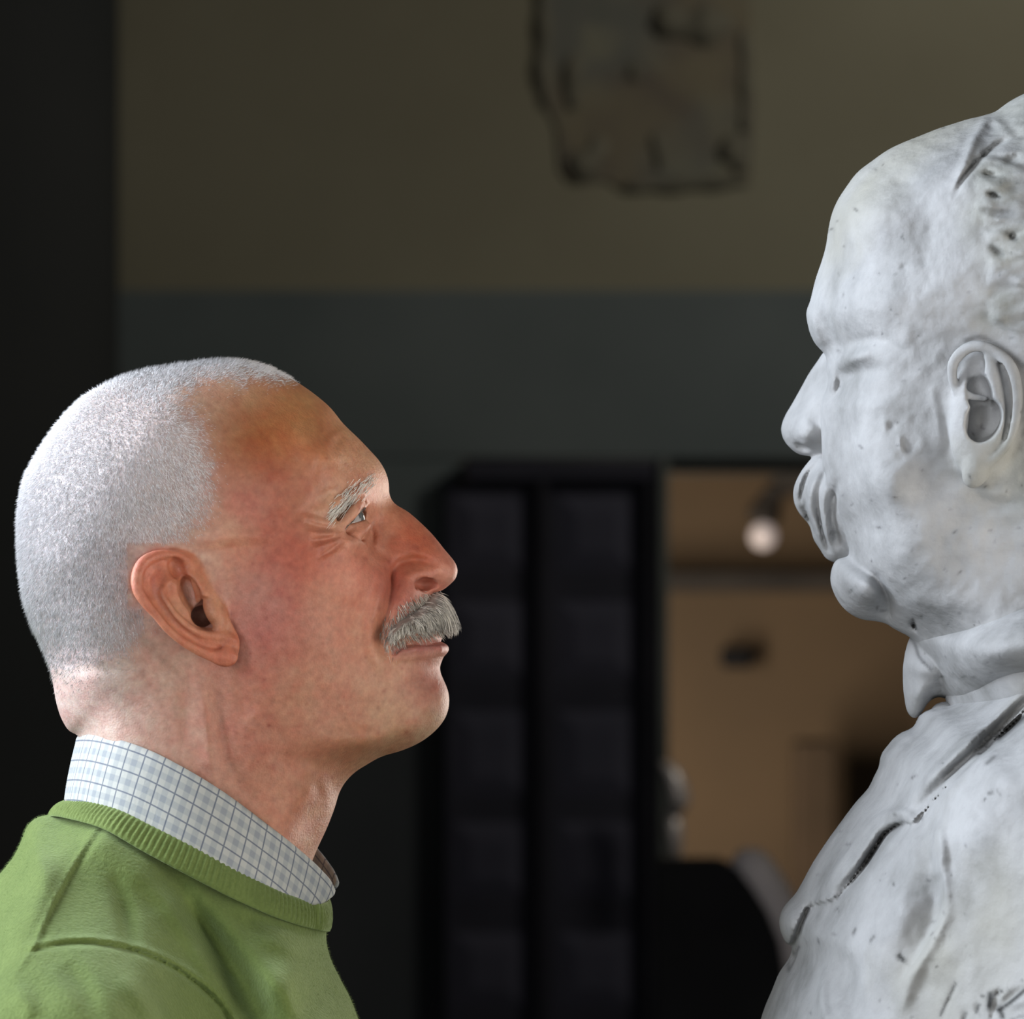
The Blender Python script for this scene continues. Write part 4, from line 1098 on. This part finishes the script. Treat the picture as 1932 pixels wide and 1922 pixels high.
# coat
HC = 5.5
gc = Grid(1400, 2560, 1180, 2120, -960, 800, HC)
cc_ = lambda U, V: 0.12 * (1850.0 - U) 
c_out = [(1748,1345,40),(1742,1366,40),(1733,1382,44),(1716,1389,46),(1697,1398,50),(1689,1410,50),(1672,1430,52),(1673,1446,56),(1662,1467,60),(1654,1487,64),(1625,1521,70),(1597,1558,74),(1568,1598,78),(1542,1638,80),(1522,1675,82),(1508,1698,80),(1490,1716,60),(1481,1737,50),(1487,1761,60),(1497,1780,80),(1493,1807,90),(1471,1839,105),(1459,1870,115),(1445,1901,120),(1434,1935,124),(1422,2000,130),(1415,2112,134),
  (2540,2112,140),(2540,1800,130),(2500,1560,110),(2420,1380,95),(2300,1250,85),(2200,1200,80),(2050,1205,80),(1930,1235,78),(1850,1290,64),(1790,1335,50)]
c_ctrl = [(1760,1390,56),(1800,1370,84),(1860,1310,92),(1932,1260,96),(1720,1430,56),(1700,1490,74),(1650,1560,82),(1600,1640,78),(1760,1500,108),(1850,1400,120),(1932,1350,132),(1700,1620,108),(1640,1700,100),(1560,1740,76),(1600,1800,102),(1540,1850,86),(1500,1900,70),
  (1780,1650,140),(1900,1500,160),(1932,1700,196),(1850,1800,176),(1750,1850,150),(1650,1880,124),(2000,1500,190),(2100,1350,170),(2050,1800,215),(2250,1500,215),(2300,1900,215),(1800,2000,180),(1600,2000,130),(2000,2050,215),(2400,1700,190)]
c_strokes = [
 # the shadowed channels under the coat collar and the lapel
 ([(2000,1285),(1932,1330),(1885,1376),(1840,1420),(1790,1466),(1748,1512),(1726,1536)], -7.0, 13), ([(1932,1352),(1904,1374),(1886,1390)], -4, 6),
 ([(1980,1262),(1932,1302),(1869,1362),(1800,1424),(1740,1482),(1716,1510)], 1.4, 7),
 ([(1700,1551),(1672,1568),(1650,1598),(1625,1635),(1596,1668),(1574,1690)], -6.0, 9), ([(1655,1540),(1622,1575),(1594,1618),(1566,1658),(1546,1688)], 1.6, 7),
 ([(1722,1542),(1704,1532),(1680,1532),(1660,1542)], 2.6, 8), ([(1540,1704),(1560,1700),(1580,1692)], 1.6, 6), ([(1530,1704),(1514,1738),(1500,1775)], -2.2, 6), ([(1500,1712),(1490,1738),(1492,1758)], 2.6, 9),
 ([(1508,1785),(1496,1812),(1486,1835)], -1.5, 4),
 # folds of the coat
 ([(1770,1650),(1770,1722),(1750,1770),(1716,1824)], -12, 15, 1), ([(1772,1560),(1777,1640),(1784,1705)], 5.5, 13), ([(1790,1712),(1764,1765),(1730,1825),(1695,1910)], 4.0, 13), ([(1715,1640),(1700,1700),(1690,1760)], 1.6, 16),
 ([(1558,1820),(1550,1880),(1566,1950)], 3.0, 11), ([(1600,1800),(1602,1860),(1625,1950)], -3.6, 22), ([(1660,1820),(1700,1870),(1715,1950)], 2.4, 20), ([(1750,1825),(1800,1805),(1850,1835)], 2.0, 26), ([(1850,1560),(1812,1640),(1800,1720)], 2.2, 26), ([(1730,1540),(1720,1600),(1735,1650)], 1.8, 14),
 ([(1885,1870),(1870,1925)], -3.4, 5), ([(1932,1862),(1905,1882),(1886,1902),(1894,1922)], -3.4, 5), ([(1804,1856),(1790,1890),(1774,1925)], -1.6, 3.6), ([(1868,1878),(1890,1868)], -2, 3.5), ([(1822,1908),(1818,1930)], -2, 4), ([(1846,1896),(1843,1910)], -2, 4), ([(1905,1900),(1945,1880)], 2.0, 7),
 ([(1699,1805),(1701,1808)], -3.4, 6), ([(1694,1400),(1716,1402),(1708,1424)], -1.6, 6), ([(1737,1384),(1744,1404)], 1.0, 5), ([(1660,1470),(1700,1450),(1720,1420)], 0.8, 8),
]
gc.F = gc.relief(c_out, c_ctrl, L=220, center=cc_, rc=60, reg=25, blur_px=8, noise=lambda U, V: vnoise(U, V, 90, 3) * 1.4 + vnoise(U, V, 34, 4) * 0.7 + vnoise(U, V, 13, 5) * 0.35)
lapel = [(2300,1060),(2000,1190),(1932,1212),(1860,1282),(1797,1330),(1748,1342),(1600,1400),(1440,1640),(1460,1780),(1490,1782),(1503,1750),(1520,1712),(1545,1702),(1575,1694),(1600,1668),(1640,1612),(1665,1572),(1692,1553),(1722,1552),(1742,1530),(1790,1476),(1828,1440),(1885,1386),(1932,1340),(1990,1290),(2300,1200)]
gc.carve(c_strokes, [(lapel, 3.6, 2.5)], band=60)
X, Q = surface_nets(gc.F, gc.u, gc.v, gc.w)
X = relax(X, Q, 1, 0.4); Wd = to_world(X); Q = fix_orient(Wd, Q); X = seen(X)
c = pits(X, 8, 60, (1500, 1380, 1940, 1920)) * dark_lines(X, [
 ([(1932,1352),(1904,1376),(1884,1392)], 6, .8), ([(1702,1552),(1668,1576),(1650,1604),(1636,1626)], 5, .65),  # shade of the channels under collar and lapel, put into the colour
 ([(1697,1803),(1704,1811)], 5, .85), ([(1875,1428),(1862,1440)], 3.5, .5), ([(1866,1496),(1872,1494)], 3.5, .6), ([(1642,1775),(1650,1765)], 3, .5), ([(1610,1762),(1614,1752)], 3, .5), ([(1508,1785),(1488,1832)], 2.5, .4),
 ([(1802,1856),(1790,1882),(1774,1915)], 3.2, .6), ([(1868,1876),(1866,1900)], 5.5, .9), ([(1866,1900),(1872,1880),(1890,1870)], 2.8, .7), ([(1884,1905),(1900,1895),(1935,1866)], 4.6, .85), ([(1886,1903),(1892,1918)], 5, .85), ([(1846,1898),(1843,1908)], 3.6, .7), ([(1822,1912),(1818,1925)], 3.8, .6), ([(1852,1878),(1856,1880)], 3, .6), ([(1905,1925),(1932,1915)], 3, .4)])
coat = link_mesh('coat', Wd, Q, plaster, BUST, colors=np.repeat(c[:, None], 3, 1))

# shirt collar of the bust: two wings
gk = Grid(1670, 2290, 960, 1450, -520, 480, 4.2)
kc = lambda U, V: 0.12 * (1850.0 - U)
gk.F = gk.relief([(1722,1194,46),(1738,1184,54),(1762,1166,62),(1788,1148,68),(1830,1124,74),(1882,1088,78),(1932,1062,80),(2040,1030,80),(2160,1040,70),(2220,1100,64),(2230,1250,64),(2180,1340,70),(2000,1350,76),(1900,1330,76),(1850,1340,72),(1815,1350,64),(1797,1326,60),(1783,1312,54),(1770,1290,50),(1758,1268,46),(1750,1250,40),(1738,1228,38),(1728,1210,40)],
  [(1770,1210,72),(1800,1260,82),(1840,1180,86),(1900,1150,92),(1900,1250,95),(2000,1150,96),(2000,1280,96),(2100,1150,90)], L=40, center=kc, rc=50, reg=20, blur_px=5,
  strokes=[([(1724,1192),(1760,1168),(1788,1150)], 1.5, 6), ([(1738,1205),(1760,1192),(1800,1180)], -1.2, 9), ([(1745,1212),(1752,1230)], 1.8, 7), ([(1790,1200),(1860,1170),(1932,1130)], 0.8, 26)], noise=lambda U, V: vnoise(U, V, 60, 3) * 1.0 + vnoise(U, V, 24, 4) * 0.4)
gop_relief(gk, [(1718,1200,14),(1711,1218,16),(1706,1242,18),(1704,1279,18),(1707,1319,16),(1713,1345,12),(1724,1356,10),(1738,1346,10),(1752,1324,14),(1772,1314,18),(1790,1320,20),(1800,1270,20),(1770,1210,20)],
  [(1722,1260,16),(1725,1310,15),(1745,1280,22),(1770,1270,26)], 14, lambda U, V: 30 + 0.3 * (1760.0 - U), k=4, blur_px=3, strokes=[([(1712,1240),(1708,1290),(1715,1340)], 2.2, 5), ([(1728,1240),(1722,1290),(1730,1330)], -1.6, 9)])
X, Q = surface_nets(gk.F, gk.u, gk.v, gk.w)
X = relax(X, Q, 1, 0.4); Wd = to_world(X); Q = fix_orient(Wd, Q); X = seen(X)
c = dark_lines(X, [([(1722,1200),(1727,1215),(1734,1238),(1746,1252),(1757,1264)], 3.5, .55), ([(1764,1318),(1782,1316),(1796,1326)], 6, .8)]) * pits(X, 9, 16, (1740, 1180, 1940, 1320))  # crack line; shade of the gap above the tie put into the colour
kcol = link_mesh('shirt_collar', Wd, Q, plaster, BUST, colors=np.repeat(c[:, None], 3, 1))
# knot of the tie, deep between the wings and the coat
V, F = uv_ball((1784, 1352, 0), 26, 20, (1.2, 1.1, 1.6))
link_mesh('tie_knot', to_world(V), F, plaster, BUST, colors=np.ones((len(V), 3)) * 0.8)
# plinth under the coat
def boxmesh(x0, x1, y0, y1, z0, z1):
    V = [(x, y, z) for x in (x0, x1) for y in (y0, y1) for z in (z0, z1)]
    return V, [(0, 1, 3, 2), (4, 6, 7, 5), (0, 4, 5, 1), (2, 3, 7, 6), (0, 2, 6, 4), (1, 5, 7, 3)]
def bevel_box(name, x0, x1, y0, y1, z0, z1, mat, parent=None, bev=0.004, seg=2):
    V, F = boxmesh(x0, x1, y0, y1, z0, z1)
    o = link_mesh(name, V, F, mat, parent, smooth=False)
    if bev:
        m = o.modifiers.new('bevel', 'BEVEL'); m.width = bev; m.segments = seg
    return o
# ================================================================ the room behind
def structure(o): o['kind'] = 'structure'; return o
YB = 5.6
wall_m = mottled('olive_plaster', (0.118, 0.108, 0.078), (0.145, 0.135, 0.099), 1.4, 0.9, 0.3, 20, 5)
dado_m = mottled('grey_dado_paint', (0.066, 0.078, 0.080), (0.088, 0.100, 0.102), 1.8, 0.85, 0.2, 20, 5)
pier_m = mottled('pier_painted_shade', (0.023, 0.025, 0.026), (0.030, 0.031, 0.031), 1.2, 0.9)  # fading light put into a darker colour
lowdado_m = mottled('dado_painted_shade', (0.028, 0.031, 0.034), (0.038, 0.041, 0.044), 1.8, 0.85)  # light falling off towards the floor, put into the dado colour
dark_m = mottled('dark_plaster', (0.030, 0.033, 0.033), (0.040, 0.042, 0.041), 1.2, 0.9, 0.2, 20, 5)
floor_m = mottled('dark_stone_floor', (0.05, 0.045, 0.04), (0.09, 0.08, 0.07), 2.2, 0.6, 0.1, 20, 5)
door_m = mottled('blackened_wood', (0.017, 0.017, 0.024), (0.023, 0.0225, 0.031), 5.0, 0.75, 0.2, 60, 6)
brown_m = mottled('brown_plaster', (0.086, 0.062, 0.040), (0.112, 0.078, 0.048), 1.6, 0.85, 0.2, 20, 5)
beam_m = mottled('dark_beam', (0.028, 0.025, 0.023), (0.042, 0.037, 0.033), 6, 0.7)
black_m = mottled('black_leather', (0.004, 0.004, 0.005), (0.008, 0.008, 0.009), 8, 0.6)
def at3(u, v, y): return at(u, v, y)
def slab(name, u0, v0, u1, v1, y, th, mat, parent=None, bev=0.004):
    a = at(u0, v0, y); b_ = at(u1, v1, y)
    return bevel_box(name, a[0], b_[0], y, y + th, b_[2], a[2], mat, parent, bev)
x_door0 = at(876, 0, YB)[0]; x_door1 = at(1252, 0, YB)[0]; x_open1 = at(1960, 0, YB)[0]
z_head = at(0, 866, YB)[2]; z_dado = at(0, 548, YB)[2]
XL, XR, ZT = -2.7, 4.2, 4.3
structure(bevel_box('floor', XL - .2, XR + .2, -4.0, 9.0, -0.2, 0.0, floor_m, None, 0))
structure(bevel_box('ceiling', XL - .2, XR + .2, -4.0, 9.0, ZT, ZT + .2, dark_m, None, 0))
structure(bevel_box('wall_left', XL - .2, XL, -4.0, 9.0, 0, ZT, dark_m, None, 0))
structure(bevel_box('wall_right', XR, XR + .2, -4.0, 9.0, 0, ZT, dark_m, None, 0))
wb = structure(bevel_box('wall_back', XL, XR, YB, YB + .22, z_dado, ZT, wall_m, None, 0))
bevel_box('dado', XL, XR, YB - .012, YB + .22, z_head, z_dado, dado_m, wb, 0.006)
z_low = at(0, 1130, YB)[2]
bevel_box('dado', XL, x_door0, YB - .012, YB + .22, z_low, z_head, dado_m, wb, 0.006)
bevel_box('dado_shade', XL, x_door0, YB - .012, YB + .22, 0, z_low, lowdado_m, wb, 0.006)  # lower dado, its shade painted in
bevel_box('dado', x_open1, XR, YB - .012, YB + .22, 0, z_head, dado_m, wb, 0.006)
# added pier: its dark colour stands in for light fading out on the left
px = at(215, 0, 5.2)[0]
structure(bevel_box('wall_shade_left', XL, px, 4.9, 5.59, -.1, ZT + .1, pier_m, None, 0.30, 10))

# mural fragment on the wall
mp, t, b = material('worn_fresco', 0.95)
geo = nd(t, 'ShaderNodeNewGeometry')
n1 = nd(t, 'ShaderNodeTexNoise'); n1.inputs['Scale'].default_value = 7.5; n1.inputs['Detail'].default_value = 3; n1.inputs['Distortion'].default_value = 0.8
n2 = nd(t, 'ShaderNodeTexNoise'); n2.inputs['Scale'].default_value = 4.5; n2.inputs['Detail'].default_value = 2
t.links.new(geo.outputs['Position'], n1.inputs['Vector']); t.links.new(geo.outputs['Position'], n2.inputs['Vector'])
r1 = nd(t, 'ShaderNodeValToRGB'); e = r1.color_ramp.elements; e[0].position = 0.33; e[0].color = (0.050, 0.050, 0.038, 1); e[1].position = 0.62; e[1].color = (0.108, 0.098, 0.062, 1)
e.new(0.45).color = (0.062, 0.056, 0.044, 1)
r2 = nd(t, 'ShaderNodeValToRGB'); e = r2.color_ramp.elements; e[0].position = 0.4; e[0].color = (0.090, 0.094, 0.085, 1); e[1].position = 0.6; e[1].color = (0.085, 0.062, 0.045, 1)
t.links.new(n1.outputs[0], r1.inputs[0]); t.links.new(n2.outputs[0], r2.inputs[0])
mx = nd(t, 'ShaderNodeMix'); mx.data_type = 'RGBA'; mx.inputs[0].default_value = 0.4
t.links.new(r1.outputs[0], mx.inputs[6]); t.links.new(r2.outputs[0], mx.inputs[7]); t.links.new(mx.outputs[2], b.inputs['Base Color'])
def plate(name, pts, y, th, mat, parent=None, bev=0.003):
    n = len(pts); V = [at(u, v, y) for u, v in pts] + [(at(u, v, y)[0], y + th, at(u, v, y)[2]) for u, v in pts]
    F = [tuple(range(n))[::-1], tuple(range(n, 2 * n))] + [(i, (i + 1) % n, n + (i + 1) % n, n + i) for i in range(n)]
    o = link_mesh(name, V, F, mat, parent, smooth=False)
    return o
fo = [(1012,-95),(1022,60),(1024,180),(1052,240),(1058,318),(1078,345),(1150,340),(1180,362),(1290,352),(1416,346),(1424,200),(1416,60),(1420,-95)]
mural = plate('wall_painting', fo, YB - .006, .006, mp)
tag(mural, 'faded dark painting with worn ragged edges high on the back wall', 'painting')
edge_m = mottled('painting_dark_edge', (0.075, 0.070, 0.054), (0.092, 0.085, 0.066), 9, 0.9)
def strip(name, pts, wd, y, mat, parent):
    q = spline([at(u, v, y)[0::2] for u, v in pts], 0.02); n = len(q)
    tn_ = np.gradient(q, axis=0); tn_ /= np.linalg.norm(tn_, axis=1, keepdims=True) + 1e-9; nr = np.stack([-tn_[:, 1], tn_[:, 0]], 1)
    V = []
    for i in range(n):
        w_ = wd * (1 + 0.3 * math.sin(i * 1.7)) * (0.35 + 0.65 * math.sin(math.pi * min(max(i / (n - 1), 0.02), 0.98)) ** .4)
        for sg, yy in ((1, y), (-1, y), (-1, y + .003), (1, y + .003)):
            V.append((q[i, 0] + nr[i, 0] * w_ * sg, yy, q[i, 1] + nr[i, 1] * w_ * sg))
    F = []
    for i in range(n - 1):
        for j in range(4):
            k = (j + 1) % 4; F.append((i * 4 + j, i * 4 + k, (i + 1) * 4 + k, (i + 1) * 4 + j))
    F += [(3, 2, 1, 0), tuple((n - 1) * 4 + j for j in range(4))]
    return link_mesh(name, V, F, mat, parent)
for pts, wd in (([(1020,-60),(1026,60),(1022,130),(1032,200)], .012), ([(1085,105),(1078,160),(1082,205)], .016), ([(1072,318),(1110,308),(1135,262)], .024), ([(1180,352),(1260,350),(1350,345),(1415,342)], .010), ([(1404,60),(1408,150),(1405,250)], .010), ([(1360,270),(1390,290),(1402,325)], .024), ([(1235,250),(1245,290),(1242,320)], .010), ([(1200,120),(1195,150)], .016), ([(1230,30),(1300,50),(1380,40)], .030)):
    strip('border', pts, wd, YB - .009, edge_m, mural)

# dark panelled door
YD = YB - .06
door = empty('door_1', at(1050, 961, YD)[:2] + (0,)); structure(door)
z0 = 0.0
def wslab(name, u0, u1, v0, v1, y, th, mat, parent, bev=0.004, zmin=None):
    a = at(u0, v0, y); b_ = at(u1, v1, y); lo = b_[2] if zmin is None else zmin
    return bevel_box(name, a[0], b_[0], y, y + th, lo, a[2], mat, parent, bev)
wslab('door_frame', 878, 1252, 868, 906, YD - .03, .10, door_m, door)
wslab('door_leaf', 838, 1246, 906, 1900, YD, .05, door_m, door, zmin=0.0)
rail_m = mottled('door_rails', (0.008, 0.008, 0.011), (0.013, 0.0125, 0.017), 5.0, 0.6)
pan_m = mottled('door_panels', (0.030, 0.030, 0.043), (0.038, 0.037, 0.052), 5.0, 0.7, 0.2, 60, 6)
rows = [(946, 1063), (1146, 1266), (1352, 1488), (1562, 1680), (1770, 1888)]
def raised(name, u0, v0, u1, v1, y, mat, parent):
    a = at(u0, v0, y); b_ = at(u1, v1, y); m = 0.030; d = 0.009
    V = [(a[0], y, a[2]), (b_[0], y, a[2]), (b_[0], y, b_[2]), (a[0], y, b_[2]),
         (a[0] + m, y - d, a[2] - m), (b_[0] - m, y - d, a[2] - m), (b_[0] - m, y - d, b_[2] + m), (a[0] + m, y - d, b_[2] + m)]
    F = [(4, 5, 6, 7)[::-1], (0, 1, 5, 4)[::-1], (1, 2, 6, 5)[::-1], (2, 3, 7, 6)[::-1], (3, 0, 4, 7)[::-1], (0, 1, 2, 3)]
    return link_mesh(name, V, F, mat, parent, smooth=False)
for (v0, v1) in rows:
    raised('door_panel', 856, v0 - 12, 992, v1 + 12, YD, pan_m, door)
    raised('door_panel', 1054, v0 - 12, 1194, v1 + 12, YD, pan_m, door)
bevel_box('door_stile', at(1012, 0, YD)[0], at(1034, 0, YD)[0], YD - .03, YD, 0, at(0, 906, YD)[2], rail_m, door)
bevel_box('door_stile', at(1216, 0, YD)[0], at(1246, 0, YD)[0], YD - .03, YD, 0, at(0, 906, YD)[2], rail_m, door)
# the jamb on the right, grey
jam_m = mottled('grey_jamb', (0.060, 0.066, 0.062), (0.085, 0.09, 0.085), 6, 0.8)
structure(bevel_box('trim_1', at(1240, 0, YB)[0], at(1258, 0, YB)[0], YB - .10, YB + .2, 0, z_head, jam_m, None))

# pale metal bars standing in for light caught on the edge of the door
pm, t, b = material('pale_edge_glint', 0.35, (0.42, 0.38, 0.37)); b.inputs['Metallic'].default_value = 0.35
glint_e = empty('door_glint', at(1275, 1540, YD - .15)); glint_e.parent = door; glint_e.matrix_parent_inverse = door.matrix_basis.inverted()
def rounded(name, pts, rads, y, mat, parent, n=14):
    """a round-sectioned bar through (u, v) points"""
    q = np.array([at(u, v, y) for u, v in pts]); V = []; F = []
    qs = spline(np.array([tuple(p) + (r_,) for p, r_ in zip(q, rads)]), 0.006)
    for i, p in enumerate(qs):
        a = qs[min(i + 1, len(qs) - 1), :3] - qs[max(i - 1, 0), :3]; a /= np.linalg.norm(a) + 1e-9
        s1 = np.cross(a, (0, 1, 0)); s1 /= np.linalg.norm(s1) + 1e-9; s2 = np.array((0, 1.0, 0))
        for k in range(n):
            an = 2 * math.pi * k / n; V.append(p[:3] + p[3] * (s1 * math.cos(an) + s2 * math.sin(an)))
    m = len(qs)
    for i in range(m - 1):
        for k in range(n): F.append((i * n + k, i * n + (k + 1) % n, (i + 1) * n + (k + 1) % n, (i + 1) * n + k))
    F += [tuple(range(n))[::-1], tuple((m - 1) * n + k for k in range(n))]
    return link_mesh(name, V, F, mat, parent)
glint_bar = rounded('edge_glint', [(1246,1440),(1262,1452),(1276,1480),(1282,1505),(1276,1530)], [.004,.012,.017,.018,.014], YD - .13, pm, door)
rounded('edge_glint_lower', [(1270,1528),(1272,1570),(1276,1640)], [.012,.015,.008], YD - .12, pm, door)
bpy.data.objects.remove(glint_e)

# beyond the opening: a brown wall, a dark rail, a lamp, a small black box
YR = 7.2
br = structure(bevel_box('wall_far_room', x_door1 - .6, XR, YR, YR + .2, 0, ZT, brown_m, None, 0))
slab_r = wslab('beam', 1200, 2010, 1078, 1116, YR - .10, .10, beam_m, None); tag(slab_r, 'dark horizontal wooden beam across the brown wall behind the bust', 'beam')
bx = wslab('wall_box', 1362, 1420, 1222, 1260, YR - .07, .07, black_m, None, .008); tag(bx, 'small black box fixed to the brown wall', 'box')
post_m = mottled('brown_post', (0.045, 0.033, 0.022), (0.065, 0.045, 0.03), 3, 0.8)
po = wslab('wooden_post', 1500, 1580, 1400, 1800, YR - .25, .12, post_m, None, .01, zmin=0.0); tag(po, 'dark brown post standing before the brown wall', 'post')
lamp = empty('wall_lamp', at(1440, 1010, YR - .3)); tag(lamp, 'small round white wall lamp hanging from a dark bracket', 'lamp')
YL = YR - .3
lm, t, b = material('lamp_glass', 0.4, (0.4, 0.36, 0.35))
b.inputs['Emission Color'].default_value = (1.0, 0.82, 0.78, 1); b.inputs['Emission Strength'].default_value = 0.27
kk = (DIST + YL) / DIST / S
c0_ = at(1440, 1011, YL)
V = []; F = []
n = 24
for i in range(n + 1):
    th = math.pi * i / n
    for j in range(2 * n):
        ph = math.pi * j / n; rr_ = 25 * kk
        V.append((c0_[0] + rr_ * math.sin(th) * math.cos(ph), c0_[1] + rr_ * math.sin(th) * math.sin(ph), c0_[2] + rr_ * math.cos(th)))
for i in range(n):
    for j in range(2 * n): F.append((i * 2 * n + j, (i + 1) * 2 * n + j, (i + 1) * 2 * n + (j + 1) % (2 * n), i * 2 * n + (j + 1) % (2 * n)))
link_mesh('globe', V, F, lm, lamp)
rounded('socket', [(1441,986),(1443,968),(1448,950)], [.030,.034,.026], YL, beam_m, lamp)
rounded('bracket', [(1448,955),(1462,930),(1490,910),(1530,900)], [.026,.022,.024,.03], YL, beam_m, lamp)
rounded('bracket', [(1480,912),(1478,890),(1500,866)], [.020,.024,.03], YL, beam_m, lamp)
structure(bevel_box('lintel', x_door1 - .05, XR, YB + .22, YB + .9, z_head - .02, z_head + .4, dark_m, None))

# black armchair back with a pale border
YC = 4.0
chair = empty('armchair', at(1400, 1900, YC)[:2] + (0,)); tag(chair, 'black upholstered chair with a pale curved border in the opening', 'chair')
pts = [(1240,1628),(1300,1626),(1360,1626),(1392,1640),(1420,1675),(1448,1720),(1470,1775),(1480,1830),(1484,2400),(1240,2400)]
q = pts
bk = plate('backrest', q, YC, .09, black_m, chair)
rim_m = mottled('pale_border', (0.42, 0.38, 0.38), (0.52, 0.47, 0.47), 10, 0.6)
rounded('border', [(1386,1618),(1405,1632),(1432,1668),(1460,1715),(1482,1762),(1494,1806),(1496,1850),(1492,1960)], [.014,.030,.034,.033,.032,.031,.028,.02], YC + .04, rim_m, chair)
for (u_) in (1250, 1470):
    a = at(u_, 0, YC)
    bevel_box('leg', a[0] - .025, a[0] + .025, YC + .02, YC + .07, 0, at(0, 2400, YC)[2] + .02, black_m, chair)
bevel_box('seat', at(1240,0,YC)[0], at(1484,0,YC)[0], YC - .45, YC + .02, 0.36, 0.46, black_m, chair, .03)
for (u_) in (1250, 1470):
    a = at(u_, 0, YC)
    bevel_box('leg', a[0] - .025, a[0] + .025, YC - .42, YC - .37, 0, 0.37, black_m, chair)

# added lamps, out of view, that brighten the back wall and the far room
area_light('fill_light_on_wall', (2.9, 2.8, 3.7), (1.0, 5.6, 2.75), 0.8, 17.5, (1.0, 0.96, 0.84), 0.6, 80)
area_light('far_room_fill_light', (x_door1 - 0.45, 6.0, 1.0), (1.1, 7.2, 1.25), 0.35, 21, (1.0, 0.86, 0.70), 1.2, 170)
